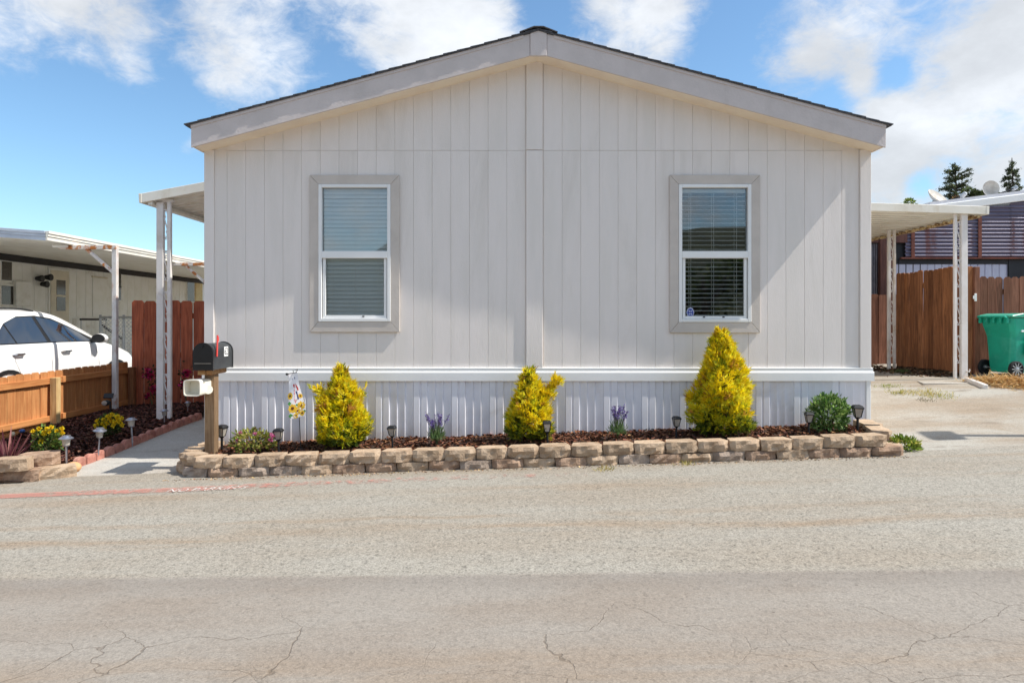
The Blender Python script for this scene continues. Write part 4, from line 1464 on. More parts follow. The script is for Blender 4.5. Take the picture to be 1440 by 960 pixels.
def chips(name, pts, cols, smin, smax, label, cat):
    """little wedge-shaped bark chips"""
    n = len(pts)
    pts = np.array(pts)
    L = NR.uniform(smin, smax, (n, 1))
    a = NR.uniform(0, 2 * PI, n)
    tl = NR.normal(scale=0.35, size=n)
    u = np.stack([np.cos(a), np.sin(a), tl], 1)
    u = unit(u)
    v = unit(np.cross(u, unit(NR.normal(scale=0.35, size=(n, 3)) + [0, 0, 1])))
    nn = np.cross(u, v)
    W = L * NR.uniform(0.3, 0.6, (n, 1))
    Hh = L * NR.uniform(0.12, 0.3, (n, 1))
    c = pts
    V = np.stack([c - u * L / 2 - v * W / 2, c + u * L / 2 - v * W * 0.3, c + u * L * 0.42 + v * W / 2, c - u * L * 0.4 + v * W * 0.45, c + nn * Hh - u * L * 0.2, c + nn * Hh + u * L * 0.25], 1).reshape(-1, 3)
    base = np.arange(n)[:, None] * 6
    F_ = np.concatenate([base + np.array(q) for q in ((0, 1, 5, 4), (1, 2, 5, 5), (2, 3, 4, 5), (3, 0, 4, 4))], 0)
    tri = np.array([[0, 1, 5], [0, 5, 4], [1, 2, 5], [2, 3, 4], [2, 4, 5], [3, 0, 4]])
    F_ = (base[:, None, :] + tri[None]).reshape(-1, 3)
    cc = np.repeat(pick(cols, n, 0.25), 6, axis=0)
    o = link(name, tint_mesh(name, V, F_, cc, CHIP), kind='stuff')
    o['label'] = label
    return o


BARK = [C(128, 84, 60), C(98, 62, 46), C(150, 104, 76), C(84, 54, 42), C(112, 72, 50)]
BARKD = [C(108, 70, 58), C(80, 50, 44), C(126, 84, 68), C(66, 44, 40), C(94, 58, 50)]
pp = []
while len(pp) < 6500:
    x, y = rnd.uniform(-3.1, 3.66), rnd.uniform(6.72, 7.50)
    pp.append((x, y, soil_z(x, y) + rnd.uniform(-0.008, 0.014)))
chips('bark_mulch', pp, BARK, 0.022, 0.055, 'brown bark mulch filling the block planter', 'mulch')


pp = []
for k in range(700):
    x = rnd.uniform(-3.3, 3.75)
    pp.append((x, 6.49 - abs(rnd.gauss(0, .035)), h(x, 6.5) + 0.007))
chips('road_edge_grit', pp, [C(170, 140, 100), C(140, 112, 84), C(190, 164, 124), C(120, 96, 74)], 0.008, 0.026, 'dry leaf bits and grit along the foot of the block planter', 'grit')


# ------------------------------------------------------------------ left flower bed
def edge_x(y):
    """walkway side of the bed"""
    a, b = ground_at(112, 655), ground_at(284, 588)
    return a.x + (b.x - a.x) * (y - a.y) / (b.y - a.y)


EA, EB = ground_at(104, 658), ground_at(282, 589)


def bed_z(x, y):
    return h(x, y) + 0.035 + 0.05 * smooth01((y - 6.9) / 1.0)


mb = MB()
by_ = frange(6.55, 11.15, 0.15)
for y in by_:
    xe = edge_x(y) - 0.03
    for k in range(9):
        x = -6.23 + (xe + 6.23) * k / 8
        mb.v.append((x, y, bed_z(x, y) - 0.012))
for j in range(len(by_) - 1):
    for i in range(8):
        a = j * 9 + i
        mb.f.append((a, a + 1, a + 10, a + 9))
structure(mb.build('flower_bed_soil', SOIL, smooth='all'))
pp = []
while len(pp) < 12000:
    y = rnd.uniform(6.6, 11.1)
    x = rnd.uniform(-6.2, edge_x(y) - 0.05)
    if x < -6.2:
        continue
    pp.append((x, y, bed_z(x, y) + rnd.uniform(-0.008, 0.016)))
chips('flower_bed_mulch', pp, BARKD, 0.03, 0.075, 'dark bark mulch covering the left flower bed', 'mulch')

# scalloped red edging stones
L = (EB - EA).length
ed = root('garden_edging', (EA.x, EA.y, h(EA.x, EA.y)), 'scalloped red concrete edging between the left flower bed and the walkway', 'edging')
ang = math.atan2(EB.y - EA.y, EB.x - EA.x)
prof_e = []
st_l = 0.152
n = int(L / st_l)
poly = [(-st_l / 2 + .002, 0)] + [(-st_l / 2 + .002 + (st_l - .004) * (1 - math.cos(PI * i / 8)) / 2, 0.075 + 0.045 * math.sin(PI * i / 8)) for i in range(9)] + [(st_l / 2 - .002, 0)]
mes = MB().prism(poly, 'y', -0.028, 0.028).mesh('edging_brick', EDGER)
eo = wloc(ed)
for i in range(n):
    q = EA.lerp(EB, (i + 0.5) / n)
    o = link('edging_brick', mes, ed, bevel=0.005)
    o.location = (q.x - eo.x, q.y - eo.y, h(q.x, q.y) - 0.02 - eo.z + rnd.uniform(-.006, .006))
    o.rotation_euler = (rnd.uniform(-.05, .05), rnd.uniform(-.03, .03), ang + rnd.uniform(-.05, .05))

# loose stack of blocks at the corner of the bed: every one can be lifted off
specs = [((-20, 60, 0), 'retaining block on the ground at the far left end of the bed', -0.05, 0), ((48, 668, 0), None, 0, 0)]


def loose_block(px, py, dz, yaw, tint, label, sc=(1.25, 1.0, 1.15)):
    g = ground_at(px, py)
    o = link('retaining_block', BM[rnd.randrange(7)][tint])
    o.location = (g.x, g.y + 0.09, h(g.x, g.y) - 0.005 + dz)
    o.rotation_euler = (0.0, -SLX, yaw)
    o.scale = sc
    tag(o, label, 'block', 'loose blocks at the corner of the flower bed')
    return o


loose_block(23, 679, 0, 0.05, 1, 'lower brown rough block, under the two upper ones at the left edge')
loose_block(70, 674, 0, 0.42, 0, 'long tan block lying askew on the ground next to the smooth pebble')
loose_block(-20, 680, 0, 0.0, 0, 'tan block mostly out of the picture at the left edge, lowest row')
loose_block(7, 681, 0.125, 0.02, 0, 'tan upper block cut off by the left edge in front of the spiky plant')
loose_block(49, 672, 0.125, 0.30, 1, 'upper rough block set at an angle on top of the two lower ones')
g = ground_at(102, 663)
me_ = MB()
nn_, mm_ = 16, 10
for j in range(mm_ + 1):
    for i in range(nn_):
        th, ph = 2 * PI * i / nn_, PI * j / mm_
        k = 1 + 0.06 * math.sin(3 * th + 1) * math.sin(ph) + 0.05 * math.cos(2 * ph + th)
        me_.v.append((g.x + 0.085 * k * math.sin(ph) * math.cos(th), g.y + 0.07 * k * math.sin(ph) * math.sin(th), h(g.x, g.y) + 0.045 - 0.056 * k * math.cos(ph)))
for j in range(mm_):
    for i in range(nn_):
        me_.f.append((j * nn_ + i, j * nn_ + (i + 1) % nn_, (j + 1) * nn_ + (i + 1) % nn_, (j + 1) * nn_ + i))
ro = me_.build('rock', M('peach_stone', C(214, 170, 124), C(196, 146, 100), 8, 0.7, bump=0.1), smooth='all')
tag(ro, 'smooth peach coloured stone beside the left block stack', 'rock')


# ------------------------------------------------------------------ plants
def plant_obj(name, parts, m, parent, label=None):
    V, F_, Cc, o = [], [], [], 0
    for v, f, c in parts:
        V.append(v)
        F_.append(f + o)
        Cc.append(c)
        o += len(v)
    V = np.concatenate(V)
    off = np.array(wloc(parent)) if parent is not None else 0
    ob = link(name, tint_mesh(name, V - off, np.concatenate(F_), np.concatenate(Cc), m), parent)
    if label:
        ob['label'] = label
    return ob


GOLD = np.array([C(250, 230, 34)[:3], C(248, 220, 26)[:3], C(252, 236, 70)[:3], C(240, 210, 34)[:3]])
OCHRE = np.array([C(206, 156, 70)[:3], C(186, 134, 60)[:3], C(216, 170, 90)[:3]])
LIME = np.array([C(196, 196, 44)[:3], C(164, 176, 44)[:3], C(214, 206, 50)[:3]])
DEEP = np.array([C(98, 116, 40)[:3], C(80, 100, 36)[:3], C(120, 128, 44)[:3]])


def golden_conifer(px, pyb, pyt, pxl, pxr, Y, label, prof_, seed, spurs=(), n=1500):
    global NR
    NR = np.random.RandomState(seed)
    base = at(px, pyb, Y)
    base.z = soil_z(base.x, Y) - 0.005
    top = at(px, pyt, Y).z
    H = top - base.z
    Rl, Rr = 0.84 * (px - pxl) / F * Y, 0.84 * (pxr - px) / F * Y
    r = root('golden_conifer', base, label, 'shrub', 'golden conifers in the block planter')
    tb = MB().tube([base, base + Vector((0, 0, H * 0.5)), base + Vector((0.01, 0, H * 0.9))], [0.022, 0.014, 0.004], 7)
    for k in range(22):
        zz = base.z + H * rnd.uniform(0.08, 0.75)
        th = rnd.uniform(0, 2 * PI)
        rr = 0.7 * min(Rl, Rr) * np.interp((zz - base.z) / H, prof_[0], prof_[1])
        tb.tube([(base.x, base.y, zz - 0.05), (base.x + rr * .5 * math.cos(th), base.y + rr * .5 * math.sin(th), zz + 0.02), (base.x + rr * math.cos(th), base.y + rr * math.sin(th), zz + 0.10)], [0.008, 0.006, 0.002], 5)
    tb.build('trunk', OLDPOST, r)
    # sprays: each a fan of slim leaflets on its own twig end
    t_ = NR.beta(1.25, 1.7, n) * 0.99 + 0.01
    th = NR.uniform(0, 2 * PI, n)
    w_ = np.interp(t_, prof_[0], prof_[1])
    lump = 1 + 0.17 * np.sin(3 * th + 9 * t_ + seed) + 0.09 * np.sin(5 * th - 14 * t_ + 2 * seed)
    rho = (1 - NR.uniform(0, 1, n) ** 2.2 * 0.62) * lump
    Rx = np.where(np.cos(th) > 0, Rr, Rl)
    P = np.stack([base.x + Rx * w_ * rho * np.cos(th) * 0.93, base.y + min(Rl, Rr) * w_ * rho * np.sin(th) * 0.93, base.z + H * (t_ * 0.95)], 1)
    out = np.stack([np.cos(th), np.sin(th), np.full(n, 0.95) + 0.9 * t_], 1)
    extra = []
    for (sx, sy_, cnt, spread) in spurs:
        q = at(sx, sy_, Y)
        m0 = base + Vector((0, 0, H * 0.35))
        u = NR.uniform(0.45, 1.0, cnt)
        pq = np.array(m0)[None] * (1 - u[:, None]) + np.array(q)[None] * u[:, None]
        pq += NR.normal(scale=spread, size=(cnt, 3))
        extra.append((pq, np.tile(np.array(unit(np.array([list(q - m0)])))[0], (cnt, 1)) + [0, 0, .4]))
    if extra:
        P = np.concatenate([P] + [e[0] for e in extra])
        out = np.concatenate([out] + [e[1] for e in extra])
        rho = np.concatenate([rho] + [np.full(len(e[0]), 1.0) for e in extra])
        t_ = (P[:, 2] - base.z) / H
    N_ = len(P)
    out = unit(unit(out) + NR.normal(scale=0.28, size=(N_, 3)))
    cl = np.sin(P[:, 0] * 23 + seed) * np.sin(P[:, 2] * 19 + 1.3 * seed) * np.sin(P[:, 1] * 21) + 0.35 * NR.normal(size=N_)
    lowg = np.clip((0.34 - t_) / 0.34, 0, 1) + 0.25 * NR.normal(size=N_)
    col_ = GOLD[NR.randint(4, size=N_)]
    sel = cl < -0.62
    col_[sel] = LIME[NR.randint(3, size=sel.sum())]
    sel = cl > 0.80
    col_[sel] = OCHRE[NR.randint(3, size=sel.sum())]
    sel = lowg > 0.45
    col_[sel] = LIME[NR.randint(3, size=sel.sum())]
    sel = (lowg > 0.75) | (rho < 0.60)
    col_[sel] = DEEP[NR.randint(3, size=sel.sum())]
    parts = []
    side = unit(np.cross(out, unit(NR.normal(size=(N_, 3)))))
    LL = 0.080 * NR.uniform(0.7, 1.25, N_)
    for k in range(11):
        s2 = (k - 5) / 5
        a0 = P + out * (LL * (0.08 + 0.32 * (1 - abs(s2))))[:, None]
        dd = out * (1 - 0.45 * abs(s2)) + side * s2 * 0.95 + NR.normal(scale=0.16, size=(N_, 3))
        parts.append(diamonds(a0, dd, LL * NR.uniform(.5, .9, N_), 0.0095 * NR.uniform(.7, 1.3, N_), np.clip(col_ * (1 + 0.13 * NR.normal(size=(N_, 1))), .002, .95)))
    plant_obj('foliage', parts, LEAF, r)
    return r


TEAR = ([0, .05, .15, .3, .45, .6, .75, .88, 1.0], [.55, .8, .98, 1.0, .86, .66, .40, .2, .03])
TEAR2 = ([0, .05, .15, .3, .45, .6, .75, .88, 1.0], [.6, .85, 1.0, .97, .82, .66, .47, .27, .04])
golden_conifer(480, 630, 512, 441, 521, 7.08, 'golden conifer with a broad egg-shaped crown beside the sunflower flag', TEAR, 5, spurs=((448, 548, 60, .025), (478, 516, 24, .012), (486, 524, 18, .012), (510, 552, 30, .02)), n=1800)
golden_conifer(744, 624, 517, 711, 780, 7.08, 'lopsided golden conifer with a side shoot, middle of the planter', TEAR2, 9, spurs=((783, 536, 80, .02), (774, 552, 70, .025), (738, 522, 20, .012), (748, 524, 16, .012)), n=1300)
golden_conifer(1015, 612, 458, 966, 1062, 7.08, 'tallest golden conifer, standing under the right window', TEAR2, 3, spurs=((968, 562, 40, .02), (1010, 464, 20, .012), (1015, 470, 20, .012), (1052, 545, 40, .02)), n=2700)
NR = np.random.RandomState(21)


def shell_pts(n, c, rx, ry, rz, lo=0.55, zmin=-0.3):
    p = unit(NR.normal(size=(n * 2, 3)))
    p = p[p[:, 2] > zmin][:n]
    k = NR.uniform(lo, 1.0, (len(p), 1)) * (1 + 0.12 * np.sin(p[:, :1] * 9 + 2) * np.cos(p[:, 2:] * 8))
    return np.array(c)[None] + p * k * [rx, ry, rz], p


def leafy(name, label, cat, c, rx, ry, rz, n, cols, ll, lw, group=None, up=0.3, zmin=-0.35, stems=8):
    r = root(name, (c[0], c[1], c[2] - rz * .6), label, cat, group)
    mb = MB()
    b0 = Vector((c[0], c[1], c[2] - rz * 0.75))
    for k in range(stems):
        th = rnd.uniform(0, 2 * PI)
        mb.tube([b0, (c[0] + rx * .4 * math.cos(th), c[1] + ry * .4 * math.sin(th), c[2]), (c[0] + rx * .75 * math.cos(th), c[1] + ry * .75 * math.sin(th), c[2] + rz * rnd.uniform(0, .6))], [0.007, 0.005, 0.002], 5)
    mb.build('stem', DARKSTEM, r)
    P, dn = shell_pts(n, c, rx, ry, rz, zmin=zmin)
    m_ = len(P)
    dd = dn + [0, 0, up] + NR.normal(scale=0.45, size=(m_, 3))
    parts = [diamonds(P, dd, ll * NR.uniform(.6, 1.2, m_), lw * NR.uniform(.7, 1.2, m_), pick(cols, m_, .2))]
    plant_obj('foliage', parts, LEAF, r)
    return r


DARKSTEM = M('green_stem', C(84, 92, 52), C(66, 70, 40), 10, 0.7)


def flower(parent, c, rad, cols, n=40, name='flower', nrm=(0, -0.6, 0.8)):
    """many-petalled flower head"""
    nv = np.array(Vector(nrm).normalized())
    p = unit(NR.normal(size=(n, 3)) + nv * 0.9)
    parts = [diamonds(np.array(c)[None] + p * rad * 0.15, p, rad * NR.uniform(.7, 1.05, n), rad * 0.5 * np.ones(n), pick(cols, n, .08), fold=.5)]
    return plant_obj(name, parts, PETAL, parent)


# pink-flowered shrub beside the mailbox post
c = at(355, 621, 6.95)
pk = leafy('flowering_shrub', 'low yellow-green shrub with a few pink blooms next to the mailbox post', 'shrub', (c.x, c.y, c.z), 0.215, 0.16, 0.125, 620,
           [C(150, 158, 62), C(180, 182, 96), C(96, 116, 48), C(196, 190, 110), C(118, 100, 60)], 0.05, 0.024, zmin=-0.6)
for (fx, fy) in ((338, 609), (335, 619), (359, 610), (381, 611), (380, 619), (384, 614)):
    q = at(fx, fy, 6.84)
    flower(pk, q, 0.026, [C(214, 110, 160), C(190, 80, 140), C(228, 150, 186)], 26)

# round green shrub at the right end
c = at(1165, 583, 7.14)
gs = leafy('round_shrub', 'rounded glossy green shrub at the right end of the planter', 'shrub', (c.x, c.y, c.z), 0.20, 0.17, 0.21, 1500,
           [C(112, 144, 70), C(88, 122, 56), C(142, 170, 96), C(66, 98, 48), C(168, 190, 124)], 0.055, 0.024, zmin=-0.8, up=0.5)


def lavender(px, pyb, pyt, label, seed):
    global NR
    NR = np.random.RandomState(seed)
    Y = 7.02
    b = at(px, pyb, Y)
    b.z = soil_z(b.x, Y)
    r = root('lavender', b, label, 'lavender', 'lavender plants in the block planter')
    top = at(px, pyt, Y).z
    mb = MB()
    spikes = []
    for k in range(17):
        th = rnd.uniform(0, 2 * PI)
        sp = rnd.uniform(0.02, 0.15)
        ht = (top - b.z) * rnd.uniform(0.72, 1.0)
        e = Vector((b.x + sp * math.cos(th), b.y + sp * 0.7 * math.sin(th), b.z + ht))
        mb.tube([b, b.lerp(e, .5) + Vector((0, 0, .02)), e], [0.003, 0.0025, 0.0015], 4)
        spikes.append((b.lerp(e, 0.70), e))
    mb.build('stem', DARKSTEM, r)
    parts = []
    for a, e in spikes:
        u = NR.uniform(0, 1, 26)[:, None]
        P = np.array(a)[None] * (1 - u) + np.array(e)[None] * u + NR.normal(scale=0.0055, size=(26, 3))
        plant_obj('flower_spike', [diamonds(P, NR.normal(size=(26, 3)) + [0, 0, .8], 0.018 * np.ones(26), 0.011 * np.ones(26), pick([C(104, 84, 160), C(88, 66, 140), C(128, 108, 176), C(112, 100, 140)], 26))], PETAL, r)
    P, dn = shell_pts(330, (b.x, b.y, b.z + 0.05), 0.085, 0.08, 0.13, 0.2, -0.1)
    plant_obj('foliage', [diamonds(P, dn * .6 + [0, 0, 1.0] + NR.normal(scale=.25, size=P.shape), 0.06 * NR.uniform(.6, 1.2, len(P)), 0.008 * np.ones(len(P)),
                                   pick([C(120, 146, 96), C(98, 126, 76), C(140, 162, 118), C(84, 112, 60)], len(P)))], LEAF, r)


lavender(614, 626, 580, 'small lavender with purple spikes between the left and middle conifers', 31)
lavender(868, 616, 568, 'taller lavender with purple spikes between the middle and right conifers', 32)
NR = np.random.RandomState(77)


def mums(px, py, Y, w_, hh_, label, blooms, leafcols, rad):
    c = at(px, py, Y)
    r = leafy('chrysanthemum', label, 'flower', (c.x, c.y, c.z - 0.02), w_ * .9, w_ * .75, hh_, 520, leafcols, 0.06, 0.028, 'yellow chrysanthemums in the left bed', zmin=-0.7)
    for (fx, fy) in blooms:
        q = at(fx, fy, Y - 0.10)
        flower(r, q, rad * rnd.uniform(.85, 1.15), [C(244, 214, 36), C(250, 226, 62), C(232, 194, 20)], 46, nrm=(rnd.uniform(-.4, .4), -0.7, 0.7))
    return r


mums(153, 597, 8.15, 0.135, 0.13, 'full yellow chrysanthemum near the white carport post',
     [(138, 592), (146, 590), (152, 586), (158, 583), (165, 586), (171, 588), (144, 596), (150, 595), (157, 592), (163, 594), (169, 594), (136, 598), (148, 600), (160, 598), (172, 598), (154, 589), (166, 590)],
     [C(70, 88, 44), C(54, 72, 34), C(92, 108, 58)], 0.034)
mums(66, 618, 7.35, 0.15, 0.155, 'sparse yellow chrysanthemum between the block stack and the cedar fence',
     [(47, 607), (55, 603), (66, 603), (72, 601), (80, 606), (87, 603), (58, 621), (70, 608), (62, 609), (88, 609)],
     [C(72, 100, 46), C(52, 80, 34), C(110, 138, 64), C(150, 156, 74)], 0.03)

# purple strap-leaved cordyline at the left edge
b = ground_at(12, 655)
b = at(10, 650, 6.95)
b.z = bed_z(b.x, b.y)
cd = root('cordyline', b, 'spiky purple-red cordyline with strap leaves at the left edge of the bed', 'plant')
mb_parts = []
for k in range(34):
    th = rnd.uniform(0, 2 * PI)
    ln = rnd.uniform(0.28, 0.5)
    lean = rnd.uniform(0.08, 0.75)
    dirv = Vector((math.cos(th) * lean, math.sin(th) * lean * .7, 1)).normalized()
    sd = dirv.cross(Vector((rnd.uniform(-1, 1), rnd.uniform(-1, 1), 0.1))).normalized()
    pts, seg = [], 5
    for i in range(seg + 1):
        f_ = i / seg
        c_ = b + dirv * ln * f_ + Vector((dirv.x, dirv.y, 0)) * 0.16 * f_ * f_ * ln - Vector((0, 0, 0.12 * f_ * f_ * ln * lean))
        wv = 0.016 * (1 - f_) ** 0.6 * (0.5 + min(1, f_ * 4) * .5) + 0.001
        pts += [c_ - sd * wv, c_ + sd * wv]
    v_ = np.array([tuple(p) for p in pts])
    f_ = np.array([[2 * i, 2 * i + 1, 2 * i + 3, 2 * i + 2] for i in range(seg)])
    mb_parts.append((v_, f_, np.tile(pick([C(140, 88, 92), C(112, 62, 72), C(168, 116, 112), C(96, 60, 60)], 1, .1), (seg, 1))))
plant_obj('strap_leaves', mb_parts, LEAF, cd)
MB().tube([b - Vector((0, 0, .03)), b + Vector((0, 0, .06))], [0.03, 0.025], 8).build('stalk', OLDPOST, cd)


def vine(px, spots, Y, label):
    b = at(px, 585, Y)
    b.z = bed_z(b.x, Y) - 0.01
    r = root('magenta_flowering_plant', b, label, 'flower', 'magenta flowers against the redwood fence')
    mb = MB()
    parts, leaves = [], []
    for (fx, fy, rr, n) in spots:
        q = at(fx, fy, Y)
        mb.tube([b, b.lerp(q, .5) + Vector((rnd.uniform(-.03, .03), 0.01, 0)), q], [0.006, 0.005, 0.003], 5)
        P = np.array(q)[None] + unit(NR.normal(size=(n, 3))) * NR.uniform(.1, 1, (n, 1)) * [rr, rr * .5, rr]
        plant_obj('flower_cluster', [diamonds(P, NR.normal(size=(n, 3)) + [0, -.5, .2], 0.05 * NR.uniform(.6, 1.1, n), 0.035 * np.ones(n), pick([C(196, 34, 94), C(170, 24, 76), C(216, 60, 122)], n, .12))], PETAL, r)
        k = n // 3
        P = np.array(q)[None] + NR.normal(scale=rr * .7, size=(k, 3)) * [1, .5, 1]
        leaves.append(diamonds(P, NR.normal(size=(k, 3)), 0.06 * np.ones(k), 0.03 * np.ones(k), pick([C(66, 40, 40), C(56, 62, 36)], k)))
    mb.build('stem', DARKSTEM, r)
    plant_obj('foliage', leaves, LEAF, r)


vine(214, ((210, 526, .10, 130), (217, 548, .09, 70), (208, 556, .05, 30)), 10.95, 'magenta flowers climbing the redwood fence left of the scrolled post')
vine(262, ((262, 525, .09, 80), (257, 540, .06, 40)), 10.95, 'small magenta flowers on the shaded redwood fence behind the newspaper tube')

# weeds
c = ground_at(1272, 634)
wd_ = leafy('weed_clump', 'bright green weeds growing at the right corner of the block planter', 'weeds', (c.x, c.y + 0.05, c.z + 0.035), 0.17, 0.12, 0.10, 620,
            [C(116, 138, 50), C(140, 156, 66), C(92, 116, 40), C(170, 170, 84)], 0.05, 0.022, zmin=-0.2)


def tuft(px, py, w_, n, cols, label, hgt=0.06):
    g = ground_at(px, py)
    P = np.array(g)[None] + NR.normal(size=(n, 3)) * [w_, w_ * .8, 0]
    P[:, 2] = [h(a, b_) for a, b_ in P[:, :2]]
    v, f, c_ = diamonds(P, NR.normal(scale=.45, size=(n, 3)) * [1, 1, .3] + [0, 0, .7], hgt * NR.uniform(.5, 1.3, n), 0.007 * np.ones(n), pick(cols, n, .15))
    o = link('grass_tuft', tint_mesh('grass_tuft', v - np.array(g), f, c_, LEAF))
    o.location = g
    o['kind'] = 'stuff'
    o['label'] = label


DRY = [C(196, 182, 108), C(176, 164, 92), C(160, 150, 96), C(206, 190, 130)]
GRN = [C(150, 158, 80), C(168, 170, 96), C(130, 142, 70)]
tuft(1250, 543.5, .10, 110, GRN, 'thin yellow-green grass near the house corner on the drive', .04)
tuft(1263, 553, .07, 130, DRY + GRN, 'small pale grass tuft left of the long grass strip', .05)
tuft(1302, 554, .14, 260, DRY, 'long dry grass strip in the middle of the drive', .055)
tuft(1325, 558, .10, 110, DRY + GRN, 'sparse grass at the right end of the grass strip', .045)
tuft(1302, 563, .05, 40, [C(130, 122, 96)], 'tiny grey weed in front of the grass strip', .04)
tuft(1268, 524, .06, 160, [C(96, 116, 70), C(84, 100, 60)], 'low green weed in the shade behind the rear awning post', .08)
tuft(850, 661, .05, 60, DRY, 'dry straw-coloured tuft at the foot of the planter near its middle', .05)
tuft(966, 653, .05, 60, DRY, 'dry tuft at the foot of the planter below the tallest conifer', .045)
# leaf litter along the back of the drive
pp = []
for k in range(2600):
    u, s_ = rnd.random(), abs(rnd.gauss(0, .28))
    x, y = A1.x + (B1.x - A1.x) * u - s_ - 0.04, A1.y + (B1.y - A1.y) * u - 0.1 - rnd.random() * .3
    if rnd.random() < .35:
        x, y = rnd.uniform(4.9, 6.8), rnd.uniform(11.9, 13.1)
    pp.append((x, y, h(x, y) + rnd.random() * .05 * math.exp(-s_ * 3)))
chips('leaf_litter', pp, [C(96, 70, 50), C(70, 52, 40), C(120, 96, 72), C(84, 74, 56)], 0.03, 0.09, 'brown leaf litter along the foot of the right fence', 'leaf litter')
# straw heap in front of the bin
pp, dd = [], []
for k in range(5200):
    u = rnd.random()
    px_, py_ = 1386 + u * 170, 541 + u * 14
    g = ground_at(px_, py_)
    s_ = rnd.gauss(0, .15)
    x, y = g.x + rnd.gauss(0, .05), g.y + 0.14 + s_
    prof_h = 0.12 * math.exp(-(s_ / .17) ** 2) * (0.55 + 0.45 * math.sin(u * 21 + 1) ** 2) * min(1, u * 12 + .25)
    pp.append((x, y, h(x, y) + prof_h * rnd.uniform(0.6, 1.05)))
    dd.append((rnd.gauss(0, 1), rnd.gauss(0, .7), rnd.gauss(0.1, .3)))
v, f, c_ = diamonds(np.array(pp), np.array(dd), NR.uniform(.06, .16, len(pp)), 0.009 * np.ones(len(pp)), pick([C(222, 184, 122), C(200, 158, 98), C(232, 204, 152), C(180, 138, 84)], len(pp), .12))
so = link('straw_heap', tint_mesh('straw_heap', v, f, c_, STRAWM), kind='stuff')
so['label'] = 'heap of dry straw on the drive in front of the green bin'

# ------------------------------------------------------------------ solar path lights
LENSW = M('frosted_lens', C(182, 174, 162), C(150, 144, 134), 12, 0.2, spec=0.8)
CAPST = M('stainless_cap', C(178, 180, 190), C(150, 152, 164), 8, 0.3, metal=0.9)


def lantern(px, pyb, pyt, Y, label, base_z=None, s=None, mat=None, group='black lantern path lights in the block planter'):
    """four-sided tapered lantern on a spike"""
    mt = mat or BLACKPLASTIC
    b = at(px, pyb, Y)
    b.z = soil_z(b.x, Y) if base_z is None else base_z
    H = at(px, pyt, Y).z - b.z
    r = root('path_light', b, label, 'path light', group, rz=rnd.uniform(-.2, .2))
    r.rotation_euler.x = rnd.uniform(-.03, .03)
    r.rotation_euler.y = rnd.uniform(-.04, .04)
    q = PI / 4
    k = H / 0.235
    MB().lathe([(0.005, -0.05), (0.011 * k, 0.0), (0.011 * k, H - 0.125 * k), (0.022 * k, H - 0.115 * k), (0.03 * k, H - 0.108 * k)], (0, 0, 0), 8).build('stake', mt, r, local=True)
    MB().lathe([(0.030 * k, H - 0.106 * k), (0.050 * k, H - 0.030 * k)], (0, 0, 0), 4, q).build('lamp_glass', LENSW, r, local=True)
    mb = MB()
    for j in range(4):
        th = q + j * PI / 2
        mb.bar((0.031 * k * math.cos(th), 0.031 * k * math.sin(th), H - 0.108 * k), (0.052 * k * math.cos(th), 0.052 * k * math.sin(th), H - 0.028 * k), 0.006 * k, 0.006 * k)
    mb.build('lamp_frame', mt, r, local=True)
    MB().lathe([(0.062 * k, H - 0.030 * k), (0.064 * k, H - 0.022 * k), (0.046 * k, H - 0.004 * k), (0.03 * k, H)], (0, 0, 0), 4, q).build('cap', mt, r, local=True, bevel=0.002)
    return r


lantern(392, 634, 602, 6.93, 'black square-capped path light beside the pink-flowered shrub')
lantern(552, 630, 598, 6.95, 'path light between the left conifer and the small lavender')
lantern(770, 624, 591, 6.90, 'path light in front of the lopsided middle conifer')
lantern(951, 616, 585, 7.0, 'path light between the taller lavender and the tallest conifer')
lantern(1137, 612, 579, 6.98, 'path light in front of the left edge of the round green shrub')
lantern(1206, 604, 569, 7.02, 'dark path light at the right house corner beside the round green shrub')
lantern(312, 632, 597, 7.12, 'thin path light half hidden behind the mailbox post')


def round_light(px, pyb, pyt, Y, label, tilt=0.0):
    """stainless path light with a broad round cap and clear lens"""
    b = at(px, pyb, Y)
    b.z = bed_z(b.x, Y) - 0.01
    H = at(px, pyt, Y).z - b.z
    k = min(0.95, H / 0.27)
    r = root('path_light', b, label, 'path light', 'stainless path lights in the left bed')
    r.rotation_euler = (tilt * .5, tilt, 0)
    MB().lathe([(0.004, -0.05), (0.011 * k, 0), (0.011 * k, H - 0.118 * k)], (0, 0, 0), 10).build('stake', CAPST, r, local=True, smooth=True)
    MB().lathe([(0.02 * k, H - 0.120 * k), (0.036 * k, H - 0.110 * k), (0.036 * k, H - 0.102 * k)], (0, 0, 0), 14).build('collar', CAPST, r, local=True, smooth=True)
    MB().lathe([(0.034 * k, H - 0.1015 * k), (0.043 * k, H - 0.036 * k)], (0, 0, 0), 14).build('lamp_glass', LENSW, r, local=True, smooth=True)
    MB().lathe([(0.072 * k, H - 0.036 * k), (0.073 * k, H - 0.029 * k), (0.045 * k, H - 0.012 * k), (0.042 * k, H)], (0, 0, 0), 18).build('cap', CAPST, r, local=True, smooth=True)
    return r


round_light(93, 654, 612, 6.95, 'nearest stainless path light, behind the askew tan block')
round_light(138, 629, 601, 7.55, 'stainless path light in front of the full yellow chrysanthemum', .10)
round_light(186, 614, 587, 8.05, 'stainless path light right of the full yellow chrysanthemum', -.08)
round_light(231, 598, 575, 9.0, 'stainless path light standing against the foot of the scrolled awning post')
round_light(264, 583, 564, 9.9, 'farthest path light, in deep shade against the redwood fence')

